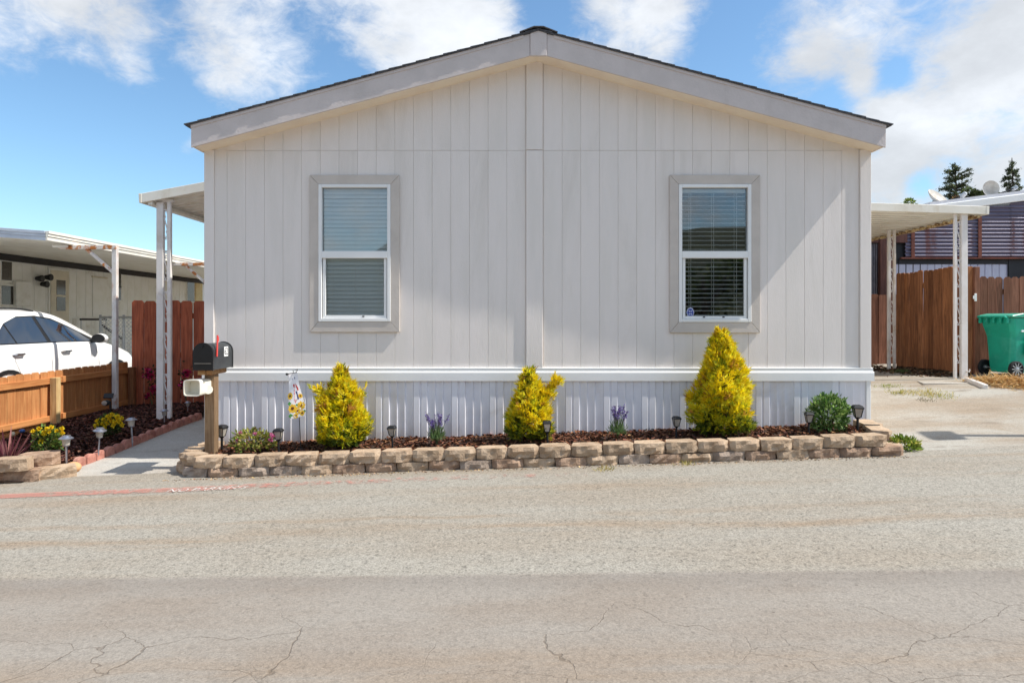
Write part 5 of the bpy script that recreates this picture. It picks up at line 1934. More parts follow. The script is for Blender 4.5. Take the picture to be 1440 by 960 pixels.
# spotlight and blue pebble in the left bed
q = at(150, 566, 9.8)
sp = root('garden_spotlight', (q.x, q.y, bed_z(q.x, q.y)), 'small black garden spotlight with a square panel in front of the cedar fence', 'spotlight')
MB().tube([(q.x + .05, q.y, bed_z(q.x, q.y) - .05), (q.x + .05, q.y, q.z + 0.02)], 0.012, 8).build('stake', BLACKPLASTIC, sp)
MB().lathe([(0.02, 0.06), (0.036, 0.05), (0.042, -0.03), (0.03, -0.035)], (q.x, q.y, q.z), 14, R=Euler((-PI / 2, 0, 0.3)).to_matrix()).build('lamp_head', BLACKPLASTIC, sp, smooth=True)
MB().lathe([(0.001, 0.0), (0.034, 0.0), (0.034, 0.006), (0.001, 0.008)], (q.x - 0.012, q.y - 0.037, q.z), 14, R=Euler((PI / 2, 0, 0.3)).to_matrix()).build('lens', LENSW, sp)
MB().cbox((q.x + 0.01, q.y + .03, q.z + 0.095), 0.13, 0.015, 0.075, Euler((-.5, 0, .2))).build('solar_panel', BLACKPLASTIC, sp, bevel=0.004)
q = at(31, 605.5, 7.9)
bp = MB()
bp.lathe([(0.002, -0.022), (0.024, -0.016), (0.033, 0.0), (0.024, 0.016), (0.002, 0.022)], q, 12)
o = bp.build('blue_pebble', M('blue_glass', C(52, 92, 150), C(36, 70, 124), 6, 0.3), smooth='all')
tag(o, 'small blue pebble on the low fence kickboard at the left edge', 'pebble')
q2 = at(18, 610, 7.8)
o = MB().lathe([(0.002, -0.024), (0.02, -0.018), (0.024, 0.0), (0.018, 0.02), (0.002, 0.026)], q2, 12).build('cream_pebble', M('cream_stone', C(206, 190, 160), C(180, 160, 132), 6, 0.6), smooth='all')
tag(o, 'small cream pebble left of the blue pebble', 'pebble')

# ------------------------------------------------------------------ mailbox
MY = 7.02
mbp = at(299.5, 632, MY)
mr = root('mailbox', (mbp.x, MY, h(mbp.x, MY)), 'black mailbox with red flag on a weathered wooden post with white newspaper tube', 'mailbox')
pz = at(0, 520, 6.80).z - 0.004
MB().box(mbp.x - 0.062, mbp.x + 0.038, MY - 0.058, MY + 0.05, 0.0, pz - 0.055).build('post', OLDPOST, mr, bevel=0.004)
BRK = wood('mail_bracket_wood', C(196, 152, 104), C(150, 104, 64), 'x', 0.05)
MB().box(mbp.x - 0.080, mbp.x - 0.002, MY - 0.17, MY + 0.2, pz - 0.052, pz + 0.003).build('bracket', BRK, mr, bevel=0.004)
MB().box(mbp.x + 0.001, mbp.x + 0.058, MY - 0.165, MY + 0.2, pz - 0.050, pz + 0.001).build('bracket', BRK, mr, bevel=0.004)
MBOX = M('mailbox_metal', C(58, 62, 64), C(48, 50, 53), 5, 0.42, metal=0.1, dirt=C(96, 100, 100), dscale=4, bump=0.05)
MBLK = M('mailbox_door_black', C(24, 24, 27), C(18, 18, 20), 6, 0.3)
ROT = Matrix.Rotation(math.radians(-2), 3, 'Z')      # the door looks onto the street
MC = Vector((at(286, 0, 6.80).x, 6.80, at(0, 520, 6.80).z))
wd2, hs, ln = 0.098, 0.085, 0.44


def mloc(x, y, z):
    return ROT @ Vector((x, y, z)) + MC


arch = [(-wd2, 0), (wd2, 0), (wd2, 0.165)] + [(wd2 * math.cos(PI * i / 12), 0.165 + wd2 * 1.0 * math.sin(PI * i / 12)) for i in range(1, 12)] + [(-wd2, 0.165)]


def arch_prism(sc, ya, yb, zoff=0.0):
    m_ = MB().prism([(a * sc, b * sc + zoff) for a, b in arch], 'y', ya, yb)
    out = MB()
    out.add([mloc(*v_) for v_ in m_.v], m_.f)
    return out


bo = arch_prism(1.0, 0.016, ln).build('box', MBOX, mr, smooth=True)
arch_prism(1.045, ln - 0.012, ln + 0.006, -0.004).build('rear_rim', MBLK, bo)
arch_prism(1.05, -0.012, 0.014, -0.005).build('door', MBLK, mr, smooth=True)
mb = MB()
for (a, b_, c_, d_) in ((-0.085, 0.085, 0.062, 0.067),):
    vs = [mloc(a, -0.015, c_), mloc(b_, -0.015, c_), mloc(b_, -0.015, d_), mloc(a, -0.015, d_), mloc(a, -0.0125, c_), mloc(b_, -0.0125, c_), mloc(b_, -0.0125, d_), mloc(a, -0.0125, d_)]
    mb.add(vs, [(0, 1, 2, 3), (4, 7, 6, 5), (0, 4, 5, 1), (1, 5, 6, 2), (2, 6, 7, 3), (3, 7, 4, 0)])
mb.build('door_crease', CHROME, mr)
MB().tube([mloc(0, -0.012, 0.245), mloc(0, -0.03, 0.243), mloc(0, -0.03, 0.230), mloc(0, -0.012, 0.228)], 0.006, 6).build('door_pull', MBLK, mr)
REDP = M('red_flag_plastic', C(226, 74, 66), C(214, 62, 56), 6, 0.4)
fx = wd2 + 0.006
m_ = MB().prism([(0.05, 0.13), (0.072, 0.13), (0.080, 0.27), (0.098, 0.295), (0.098, 0.32), (0.080, 0.345), (0.062, 0.345), (0.058, 0.27)], 'x', fx, fx + 0.008)
out = MB()
out.add([mloc(*v_) for v_ in m_.v], m_.f)
out.build('flag', REDP, mr)
# number plate 62 on the side
m_ = MB().prism([(0.235, 0.122), (0.325, 0.122), (0.325, 0.222), (0.235, 0.222)], 'x', wd2 + 0.0012, wd2 + 0.0035)
out = MB()
out.add([mloc(*v_) for v_ in m_.v], m_.f)
npl = out.build('number_plate', WHITE, mr)
me = text_mesh('62', 0.088)
me.materials.append(BLACKPLASTIC)
for vv in me.vertices:
    p_ = mloc(wd2 + 0.0045, 0.280 + vv.co.x * 0.92, 0.172 + vv.co.y * 1.2)
    vv.co = p_ - wloc(npl)
link('number', me, npl)
# newspaper tube: rounded square shell with a deep opening
TUBE = M('cream_plastic', C(240, 234, 218), C(230, 222, 200), 4, 0.45)
TC = at(269.5, 545.5, 6.74)
R2 = Matrix.Rotation(math.radians(-4), 3, 'Z')
loop = []
for i in range(32):
    th = 2 * PI * i / 32
    cx, sx_2 = math.cos(th), math.sin(th)
    e = 0.34
    loop.append((math.copysign(abs(cx) ** e, cx), math.copysign(abs(sx_2) ** e, sx_2)))
mb = MB()
rings = [(0.086, 0.0, 0.082), (0.086, 0.02, 0.082), (0.078, 0.30, 0.074), (0.072, 0.30, 0.068), (0.072, 0.02, 0.068), (0.078, 0.0, 0.074)]
for (rx_, yy, rz2) in rings:
    for a, b_ in loop:
        mb.v.append(tuple(R2 @ Vector((a * rx_, yy, b_ * rz2)) + TC))
N = 32
for i in range(len(rings)):
    j = (i + 1) % len(rings)
    for k in range(N):
        mb.f.append((i * N + k, i * N + (k + 1) % N, j * N + (k + 1) % N, j * N + k))
bk = len(mb.v)
for a, b_ in loop:
    mb.v.append(tuple(R2 @ Vector((a * 0.071, 0.10, b_ * 0.067)) + TC))
mb.f.append(tuple(range(bk, bk + N)))
mb.build('newspaper_tube', TUBE, mr, smooth=True)
q = R2 @ Vector((0.09, 0.15, -0.03)) + TC
MB().tube([q, (mbp.x - 0.05, MY - 0.03, TC.z - 0.035)], 0.045, 12).build('tube_bracket', TUBE, mr, smooth=True)

# ------------------------------------------------------------------ garden flag
GY = 7.0
gb = at(420, 632, GY)
gf = root('garden_flag', (gb.x, GY, soil_z(gb.x, GY)), 'small white garden flag with sunflowers hanging from a black wire stand', 'flag')
t0, t1 = at(403.5, 526, GY), at(418, 522, GY)
MB().tube([(gb.x + 0.02, GY + 0.02, soil_z(gb.x, GY) - 0.1), at(421, 585, GY + 0.02), at(412, 521, GY + 0.02), at(418.5, 519.5, GY), at(417, 523, GY), at(403, 526, GY)], 0.004, 6).build('stand', BLACKMETAL, gf)
MB().lathe([(0.001, -0.014), (0.012, -0.008), (0.014, 0), (0.012, 0.008), (0.001, 0.014)], at(403.5, 526, GY - .005), 10).build('stopper', BLACKPLASTIC, gf, smooth=True)
cor = [at(405, 524.5, GY), at(418, 523.5, GY), at(431.5, 583, GY), at(409, 589, GY)]


def fuv(u, v_, d_=0.0):
    a = cor[0].lerp(cor[1], u)
    b_ = cor[3].lerp(cor[2], u)
    p_ = a.lerp(b_, v_)
    p_.y += 0.018 * math.sin(v_ * 7 + u * 3) - 0.03 * v_ - d_
    return p_


def flag_patch(name, poly_uv, d_, m, parent=gf):
    mb = MB()
    n = len(poly_uv)
    cu, cv = sum(a for a, _ in poly_uv) / n, sum(b_ for _, b_ in poly_uv) / n
    mb.v = [fuv(cu, cv, d_)] + [fuv(a, b_, d_) for a, b_ in poly_uv]
    mb.f = [(0, i + 1, (i + 1) % n + 1) for i in range(n)]
    return mb.build(name, m, parent)


def flag_circ(u, v_, r_, n=14, pet=0.0):
    asp = 0.36
    return [(u + r_ * (1 + pet * math.cos(i * PI)) * math.cos(2 * PI * i / n), v_ + asp * r_ * (1 + pet * math.cos(i * PI)) * math.sin(2 * PI * i / n)) for i in range(n)]


FLAGW = M('flag_cloth', C(246, 244, 244), C(240, 238, 240), 10, 0.85)
mb = MB()
for side in (0.0, -0.0015):
    for j in range(15):
        for i in range(6):
            mb.v.append(tuple(fuv(i / 5, j / 14, side)))
for s_ in (0, 90):
    for j in range(14):
        for i in range(5):
            a = s_ + j * 6 + i
            mb.f.append((a, a + 1, a + 7, a + 6))
fc = mb.build('cloth', FLAGW, gf, smooth='all')
FR = M('flag_red', C(206, 74, 66), C(190, 60, 56), 20, 0.85)
FB = M('flag_navy', C(70, 66, 128), C(58, 54, 108), 20, 0.85)
FY_ = M('flag_yellow', C(240, 198, 66), C(232, 180, 48), 20, 0.85)
FBR = M('flag_brown', C(120, 70, 34), C(98, 54, 26), 20, 0.85)
FG = M('flag_green', C(92, 160, 88), C(74, 138, 70), 20, 0.85)
FGY = M('flag_grey', C(150, 158, 178), C(132, 140, 160), 20, 0.85)
pr_ = [(0.0, 0.60)]
flag_patch('print', [(.40, .27), (.52, .245), (.58, .27), (.56, .62), (.46, .68), (.42, .60)], .0012, FR, fc)
flag_patch('print', [(.62, .25), (.74, .27), (.86, .35), (.88, .56), (.80, .56), (.76, .38), (.66, .30)], .0012, FR, fc)
flag_patch('print', [(.60, .42), (.72, .42), (.74, .60), (.64, .62)], .0014, FB, fc)
flag_patch('print', [(.30, .10), (.38, .10), (.40, .14), (.36, .16), (.30, .15)], .0012, FGY, fc)
flag_patch('print', [(.56, .10), (.64, .09), (.68, .13), (.62, .15), (.56, .14)], .0012, FGY, fc)
for (u, v_, r_) in ((.12, .50, .17), (.88, .54, .12), (.22, .78, .21), (.80, .76, .21), (.50, .86, .17), (.36, .955, .13), (.78, .93, .14)):
    flag_patch('print', flag_circ(u, v_, r_ * 1.25, 16, .12), .0016, FY_, fc)
    flag_patch('print', flag_circ(u, v_, r_ * .5, 12), .0022, FBR, fc)
for (u, v_, r_) in ((.06, .66, .12), (.05, .93, .13), (.95, .90, .09), (.52, .73, .08)):
    flag_patch('print', flag_circ(u, v_, r_, 8, .2), .0011, FG, fc)

# ------------------------------------------------------------------ green wheeled bin
BINM = M('green_plastic', C(28, 174, 144), C(20, 154, 128), 3, 0.42, dirt=C(60, 178, 152), dscale=3, spec=0.45)
LIDM = M('bin_lid_plastic', C(70, 168, 142), C(54, 150, 126), 3, 0.4, spec=0.5)
BG = at(1412, 530, 10.55)
bz = 0.565
bn = root('wheeled_bin', (7.64, 10.42, h(7.45, 10.4)), 'green wheeled rubbish bin with spoked wheels in front of the brown cross fence', 'bin', rz=math.radians(-80))
bn.scale = (0.95, 0.95, 0.94)
# local: back (wheels, handle) faces -y, front +y
sec = [(0.05, .215, -.24, .25), (0.13, .225, -.25, .265), (0.62, .265, -.262, .34), (0.68, .275, -.275, .36), (0.80, .295, -.31, .385), (0.93, .31, -.325, .405)]
mb = MB()
for (z, hw, yb_, yf_) in sec:
    c_ = 0.05
    mb.v += [(-hw + c_, yb_, z), (hw - c_, yb_, z), (hw, yb_ + c_, z), (hw, yf_ - c_, z), (hw - c_, yf_, z), (-hw + c_, yf_, z), (-hw, yf_ - c_, z), (-hw, yb_ + c_, z)]
for i in range(len(sec) - 1):
    for k in range(8):
        mb.f.append((i * 8 + k, i * 8 + (k + 1) % 8, (i + 1) * 8 + (k + 1) % 8, (i + 1) * 8 + k))
mb.f += [tuple(range(8))[::-1], tuple(range(len(sec) * 8 - 8, len(sec) * 8))]
body_ = mb.build('body', BINM, bn, local=True, bevel=0.012)
for sx in (-1, 1):
    MB().bar((sx * .285, .05, .34), (sx * .30, .05, .62), .04, .22, (0, 1, 0)).build('side_rib', BINM, body_, local=True, bevel=0.01)
MB().prism([(-.35, .935), (.43, .935), (.43, .955), (.2, .985), (-.15, 1.0), (-.35, .965)], 'x', -.335, .335).build('lid', LIDM, bn, local=True, bevel=0.012)
mb = MB()
mb.tube([(-.25, -.32, .90), (-.25, -.395, .945), (.25, -.395, .945), (.25, -.32, .90)], 0.018, 8)
mb.build('handle', BINM, bn, local=True, smooth=True)
for k in range(5):
    MB().box(-.27 + k * .125, -.23 + k * .125, -.375, -.33, .84, .93).build('hinge_lug', BINM, bn, local=True, bevel=0.008)
for sx in (-1, 1):
    wr = 0.125
    R3 = Euler((0, PI / 2, 0)).to_matrix()
    wc = Vector((sx * 0.285, -0.235, wr - 0.005))
    wt = MB().lathe([(wr - .022, -.03), (wr, -.022), (wr, .022), (wr - .022, .03), (wr - .03, .0)], wc, 28, R=R3).build('wheel', RUBBER, bn, local=True, smooth=True)
    mb = MB()
    for k in range(10):
        th = 2 * PI * k / 10
        mb.bar((wc.x + sx * .018, wc.y + .02 * math.cos(th), wc.z + .02 * math.sin(th)), (wc.x + sx * .018, wc.y + (wr - .025) * math.cos(th), wc.z + (wr - .025) * math.sin(th)), .014, .012, (1, 0, 0))
    mb.lathe([(.028, -.03), (.03, .03), (.012, .036)], wc, 12, R=R3)
    mb.build('wheel_hub', STEEL, wt, local=True)
MB().tube([(-.29, -.235, .12), (.29, -.235, .12)], .012, 8).build('axle', STEEL, bn, local=True)
# printed mark on the side facing the street: recycling triangle over two short white bars
DEC = M('white_print', C(232, 240, 240), C(220, 230, 230), 10, 0.6)
mb = MB()
xs2 = -1
for sx in (-1, 1):
    for k in range(3):
        th = PI / 2 + k * 2 * PI / 3
        a = Vector((sx * .2925, -.055 + .035 * math.cos(th), .79 + .035 * math.sin(th)))
        th2 = th + 2 * PI / 3
        b_ = Vector((sx * .2925, -.055 + .035 * math.cos(th2), .79 + .035 * math.sin(th2)))
        mb.bar(a.lerp(b_, .12), a.lerp(b_, .8), .012, .016, (1, 0, 0))
mb.build('recycling_mark', DEC, body_, local=True)
mb = MB()
for sx in (-1, 1):
    mb.box(sx * .287 - .008, sx * .287 + .008, -.14, .06, .705, .735)
mb.build('label_strip', DEC, body_, local=True)

# white timber kerb by the awning post
ka, kb = ground_at(1359, 536), ground_at(1386, 546.5)
o = MB().bar((ka.x, ka.y, h(ka.x, ka.y) + .025), (kb.x, kb.y, h(kb.x, kb.y) + .025), .065, .065).build('timber_kerb', RUSTWHITE, bevel=0.008)
tag(o, 'white painted timber kerb lying between the right awning post and the straw', 'timber')
g = ground_at(1330, 537.5)
o = MB().prism([(g.x - .42, g.y - .16), (g.x + .30, g.y - .16), (g.x + .36, g.y + .16), (g.x - .30, g.y + .18)], 'z', h(g.x, g.y) - .03, h(g.x, g.y) + .005).build('concrete_footing', WALKM, bevel=0.004)
structure(o)

# ------------------------------------------------------------------ white SUV
cr = root('parked_suv', (-8.08, 10.93, h(-8.08, 10.93) - 0.02), 'white parked SUV behind the low cedar fence', 'car')
W2 = 0.93
keys = np.array([  # y, zbottom, half width, zbelt(shoulder), roof half width, z rail, z top
    (-2.28, .48, .74, .70, .66, .80, .82), (-2.24, .36, .84, .98, .70, 1.10, 1.12), (-2.12, .32, .90, 1.13, .68, 1.36, 1.40), (-1.85, .30, .92, 1.17, .67, 1.58, 1.63),
    (-1.3, .28, .93, 1.185, .675, 1.665, 1.715), (-.7, .27, .93, 1.19, .68, 1.675, 1.73), (-.25, .27, .93, 1.185, .68, 1.665, 1.725), (.15, .27, .93, 1.18, .69, 1.605, 1.67), (.50, .27, .93, 1.175, .71, 1.475, 1.545),
    (.90, .27, .93, 1.165, .76, 1.305, 1.36), (1.18, .27, .93, 1.14, .80, 1.17, 1.19), (1.3, .27, .93, 1.11, .80, 1.135, 1.155), (1.6, .28, .92, 1.04, .78, 1.085, 1.115), (1.95, .30, .90, .93, .74, .99, 1.02), (2.15, .33, .86, .82, .68, .875, .90), (2.27, .38, .76, .68, .58, .73, .75), (2.31, .46, .62, .58, .45, .62, .64)])
ys = np.linspace(-2.28, 2.31, 62)
kv = np.stack([np.interp(ys, keys[:, 0], keys[:, i]) for i in range(1, 7)], 1)
ker = np.array([.25, .5, .25])
for _ in range(2):
    ext = np.vstack([kv[:1], kv, kv[-1:]])
    kv = ext[:-2] * .25 + ext[1:-1] * .5 + ext[2:] * .25


def car_at(y):
    return [np.interp(y, ys, kv[:, i]) for i in range(6)]


def ring(y):
    zb, w_, zbelt, wr, zr, zt = car_at(y)
    zm = zb + (zbelt - zb) * .45
    half = [(w_ * .80, zb), (w_ * .95, zb + .06), (w_ * .985, zb + .18), (w_, zm), (w_ * .998, zm + (zbelt - zm) * .45), (w_ * .975, zbelt - .035), (w_ * .955, zbelt), (wr + (w_ * .955 - wr) * .5, (zbelt + zr) / 2), (wr, zr), (wr * .86, zr + (zt - zr) * .62), (wr * .5, zr + (zt - zr) * .93), (0, zt)]
    return half


mb = MB()
for y in ys:
    hf = ring(y)
    for a, b_ in hf:
        mb.v.append((a, y, b_))
    for a, b_ in hf[:-1][::-1]:
        mb.v.append((-a, y, b_))
m_ = 23
for i in range(len(ys) - 1):
    for k in range(m_ - 1):
        mb.f.append((i * m_ + k, i * m_ + k + 1, (i + 1) * m_ + k + 1, (i + 1) * m_ + k))
    mb.f.append((i * m_ + m_ - 1, i * m_, (i + 1) * m_, (i + 1) * m_ + m_ - 1))
mb.f += [tuple(range(m_)), tuple(range((len(ys) - 1) * m_, len(ys) * m_))]
cb_ = mb.build('body', CARPAINT, cr, local=True, smooth=True)
cb_.data.set_sharp_from_angle(angle=math.radians(60))


def side_x(y, z):
    hf = ring(y)
    zz = [q_[1] for q_ in hf]
    xx = [q_[0] for q_ in hf]
    for i in range(5, 9):
        if zz[i] <= z <= zz[i + 1]:
            t_ = (z - zz[i]) / max(1e-6, zz[i + 1] - zz[i])
            return xx[i] + (xx[i + 1] - xx[i]) * t_
    return np.interp(z, zz[:9], xx[:9])


def side_patch(name, poly_yz, m, off=0.006, sides=(1, -1), n=7, parent=cr):
    """panel that follows the body side; polygon given by lower and upper edge samples"""
    for s_ in sides:
        mb = MB()
        lo, up_ = poly_yz
        ly = np.array(lo)
        uy = np.array(up_)
        cols = 14
        for i in range(cols + 1):
            t_ = i / cols
            L_ = np.array([np.interp(t_, np.linspace(0, 1, len(ly)), ly[:, 0]), np.interp(t_, np.linspace(0, 1, len(ly)), ly[:, 1])])
            U_ = np.array([np.interp(t_, np.linspace(0, 1, len(uy)), uy[:, 0]), np.interp(t_, np.linspace(0, 1, len(uy)), uy[:, 1])])
            for j in range(n + 1):
                q_ = L_ + (U_ - L_) * j / n
                mb.v.append((s_ * (side_x(q_[0], q_[1]) + off), q_[0], q_[1]))
        for i in range(cols):
            for j in range(n):
                a = i * (n + 1) + j
                mb.f.append((a, a + n + 1, a + n + 2, a + 1))
        mb.build(name, m, parent, local=True, smooth='all')


def cy(px):
    return 7.15 * F / (720 - px) - 10.93


def cyz(px, py):
    Y = 7.15 * F / (720 - px)
    return (Y - 10.93, EYE + (450 - py) / F * Y - (h(-8.08, 10.93) - 0.02))


# window outlines on the car side
side_patch('window_surround', ([(-1.50, 1.195), (.0, 1.195), (.98, 1.18)], [(-1.47, 1.22), (-1.1, 1.50), (-.8, 1.60), (-.4, 1.615), (-.05, 1.575), (.35, 1.44), (.68, 1.31), (.96, 1.195)]), BLACKPLASTIC, 0.004)
side_patch('rear_quarter_window', ([(-1.46, 1.21), (-1.03, 1.21)], [(-1.44, 1.225), (-1.13, 1.475)]), CARGLASS, 0.008)
side_patch('rear_door_window', ([(-1.0, 1.21), (-.36, 1.21)], [(-1.10, 1.49), (-.85, 1.58), (-.48, 1.595)]), CARGLASS, 0.008)
side_patch('front_door_window', ([(-.27, 1.21), (.88, 1.195)], [(-.40, 1.595), (-.05, 1.55), (.35, 1.415), (.65, 1.30), (.88, 1.208)]), CARGLASS, 0.008)
# windscreen and rear glass
for (y0_, y1_, nm) in ((-.02, 1.16, 'windscreen'), (-2.14, -1.86, 'rear_window')):
    mb = MB()
    for i in range(9):
        y = y0_ + (y1_ - y0_) * i / 8
        hf = ring(y)
        row = [(hf[9][0] * .98, hf[9][1]), hf[10], hf[11]]
        row = row + [(-a, b_) for a, b_ in row[:-1][::-1]]
        for a, b_ in row:
            mb.v.append((a, y + (0.006 if y > 0 else -.002), b_ + 0.008))
    for i in range(8):
        for k in range(4):
            a = i * 5 + k
            mb.f.append((a, a + 1, a + 6, a + 5))
    mb.build(nm, CARGLASS, cr, local=True, smooth='all')
# door shut lines, handles, roof rails, mirrors
GAP = M('panel_gap', C(120, 120, 122), C(110, 110, 112), 3, 0.6)
for s_ in (1, -1):
    for pts_ in ([(-1.10, 1.17), (-1.09, .95), (-.98, .75), (-.90, .55), (-.80, .40)], [(-.33, 1.17), (-.31, .9), (-.30, .6), (-.30, .38)], [(.74, 1.15), (.86, 1.0), (.90, .8), (.88, .5), (.84, .38)]):
        MB().tube([(s_ * (side_x(a, b_) + .0005), a, b_) for a, b_ in pts_], 0.004, 4).build('shut_line', GAP, cr, local=True)
    for hy in (-1.02, .04):
        hx = side_x(hy, 1.045)
        hd = MB().tube([(s_ * (hx + .005), hy - .12, 1.04), (s_ * (hx + .035), hy - .08, 1.048), (s_ * (hx + .038), hy + .07, 1.05), (s_ * (hx + .005), hy + .10, 1.048)], [.012, .016, .016, .012], 8).build('door_handle', CHROME, cr, local=True, smooth=True)
    rl = [(y, ) for y in np.linspace(-1.75, -.35, 12)]
    MB().tube([(s_ * (ring(y)[8][0] - .03), y, ring(y)[8][1] + .045 - .03 * abs((y + 1.05) / .7) ** 4) for y in np.linspace(-1.75, -.35, 12)], .014, 6).build('roof_rail', BLACKPLASTIC, cr, local=True, smooth=True)
    c_ = Vector((s_ * (side_x(.74, 1.19) + .17), .74, 1.235))
    mm = MB()
    for i in range(9):
        ph = PI * i / 8
        for k in range(14):
            th = 2 * PI * k / 14
            mm.v.append((c_.x + .125 * math.sin(ph) * math.cos(th) * 1.0, c_.y + (.075 * math.cos(ph) if math.cos(ph) > 0 else .05 * math.cos(ph)) * 1.4, c_.z + .085 * math.sin(ph) * math.sin(th)))
    for i in range(8):
        for k in range(14):
            mm.f.append((i * 14 + k, i * 14 + (k + 1) % 14, (i + 1) * 14 + (k + 1) % 14, (i + 1) * 14 + k))
    mo = mm.build('wing_mirror', CARPAINT, cr, local=True, smooth='all')
    MB().lathe([(.001, 0), (.082, 0), (.088, .02), (.001, .03)], (c_.x, c_.y - .078, c_.z), 16, R=Matrix(((1.3, 0, 0), (0, 0, 1), (0, .85, 0)))).build('mirror_glass', BLACKPLASTIC, mo, local=True)
    MB().tube([(s_ * side_x(.74, 1.19), .74, 1.185), (c_.x - s_ * .05, c_.y, c_.z - .04)], .03, 8).build('mirror_arm', BLACKPLASTIC, mo, local=True)
    for wy in (-1.24, 1.40):
        R3 = Euler((0, PI / 2, 0)).to_matrix()
        wc = Vector((s_ * .80, wy, .365))
        MB().lathe([(.475, -.145), (.475, .140), (.42, .146), (.41, -.14)], wc, 32, R=R3).build('wheel_arch', BLACKPLASTIC, cr, local=True, smooth=True)
        wt = MB().lathe([(.22, -.11), (.345, -.11), (.365, -.08), (.365, .08), (.345, .125), (.24, .13), (.22, .10)], wc + Vector((s_ * .028, 0, 0)), 32, R=R3).build('wheel', RUBBER, cr, local=True, smooth=True)
        mb = MB()
        for k in range(5):
            th = 2 * PI * k / 5 + .3
            mb.bar((wc.x + s_ * .13, wc.y + .03 * math.cos(th), wc.z + .03 * math.sin(th)), (wc.x + s_ * .13, wc.y + .23 * math.cos(th), wc.z + .23 * math.sin(th)), .06, .03, (1, 0, 0))
        mb.lathe([(.06, .10 * s_), (.05, .15 * s_)], wc, 14, R=R3)
        mb.lathe([(.235, .02 * s_), (.24, .14 * s_), (.215, .145 * s_), (.205, .03 * s_)], wc, 28, R=R3)
        mb.build('rim', ALLOY, wt, local=True)
    hl = MB()
    MB().cbox((s_ * .66, 2.12, .82), .28, .16, .13, Euler((.3, 0, -s_ * .5))).build('headlight', PANE, cr, local=True, bevel=.02)
    MB().cbox((s_ * .78, -2.17, 1.02), .16, .1, .26, Euler((-.25, 0, s_ * .35))).build('tail_light', REDP, cr, local=True, bevel=.02)

# ------------------------------------------------------------------ trees beyond the right-hand house
NR = np.random.RandomState(5)
BARKT = M('tree_bark', C(96, 82, 72), C(66, 56, 50), 8, 0.9)
CYP = [C(78, 90, 66), C(64, 76, 58), C(98, 106, 70), C(74, 86, 78), C(112, 116, 74)]  # leaf tones lightened, distance haze painted into them


def boughs(label, base, H, spec, seed, name='cypress_tree', trunk_r=.22, cols=CYP, lean=0.0, leaf=.55, group='dark trees beyond the corrugated house', dens=1.0):
    """conifer with separate boughs; spec = list of (height fraction, reach left, reach right, droop)"""
    r = random.Random(seed)
    b = Vector(base)
    t = root(name, b, label, 'tree', group)
    mb = MB()
    top = b + Vector((lean * H, 0, H))
    mb.tube([b, b.lerp(top, .5) + Vector((0.02 * H, 0, 0)), top], [trunk_r, trunk_r * .6, .03], 8)
    P, D = [], []
    for (zf_, rl, rr, dr) in spec:
        for k in range(5):
            th = r.uniform(0, 2 * PI)
            reach = (rr if math.cos(th) > 0 else rl) * r.uniform(.6, 1.05)
            a = b.lerp(top, max(0.02, zf_ - .03 + r.uniform(-.035, .02)))
            e = a + Vector((math.cos(th) * reach, math.sin(th) * reach * .8, dr * reach + r.uniform(-.04, .06) * H * .4))
            mid_ = a.lerp(e, .55) + Vector((0, 0, .06 * reach))
            mb.tube([a, mid_, e], [trunk_r * .25, trunk_r * .15, .02], 5)
            n = int((12 + reach * 26) * dens)
            u = NR.uniform(.25, 1.05, n)[:, None]
            pq = np.where(u < .55, np.array(a)[None] + (np.array(mid_) - np.array(a))[None] * u / .55, np.array(mid_)[None] + (np.array(e) - np.array(mid_))[None] * (u - .55) / .45)
            pq = pq + NR.normal(size=(n, 3)) * [.07 + .015 * reach, .10, .05] * (1.3 - .5 * u)
            P.append(pq)
            D.append(np.tile(np.array((e - a).normalized())[None], (n, 1)) + NR.normal(scale=.55, size=(n, 3)) + [0, 0, .35])
    P = np.concatenate(P)
    D = np.concatenate(D)
    mb.build('trunk', BARKT, t)
    n = len(P)
    plant_obj('crown', [diamonds(P, D, leaf * NR.uniform(.5, 1.2, n), leaf * .42 * NR.uniform(.6, 1.2, n), pick(cols, n, .22)),
                        diamonds(P + NR.normal(scale=.1, size=(n, 3)), D + NR.normal(scale=.6, size=(n, 3)), leaf * .7 * NR.uniform(.5, 1.2, n), leaf * .3 * np.ones(n), pick(cols, n, .22))], LEAF, t)
    return t


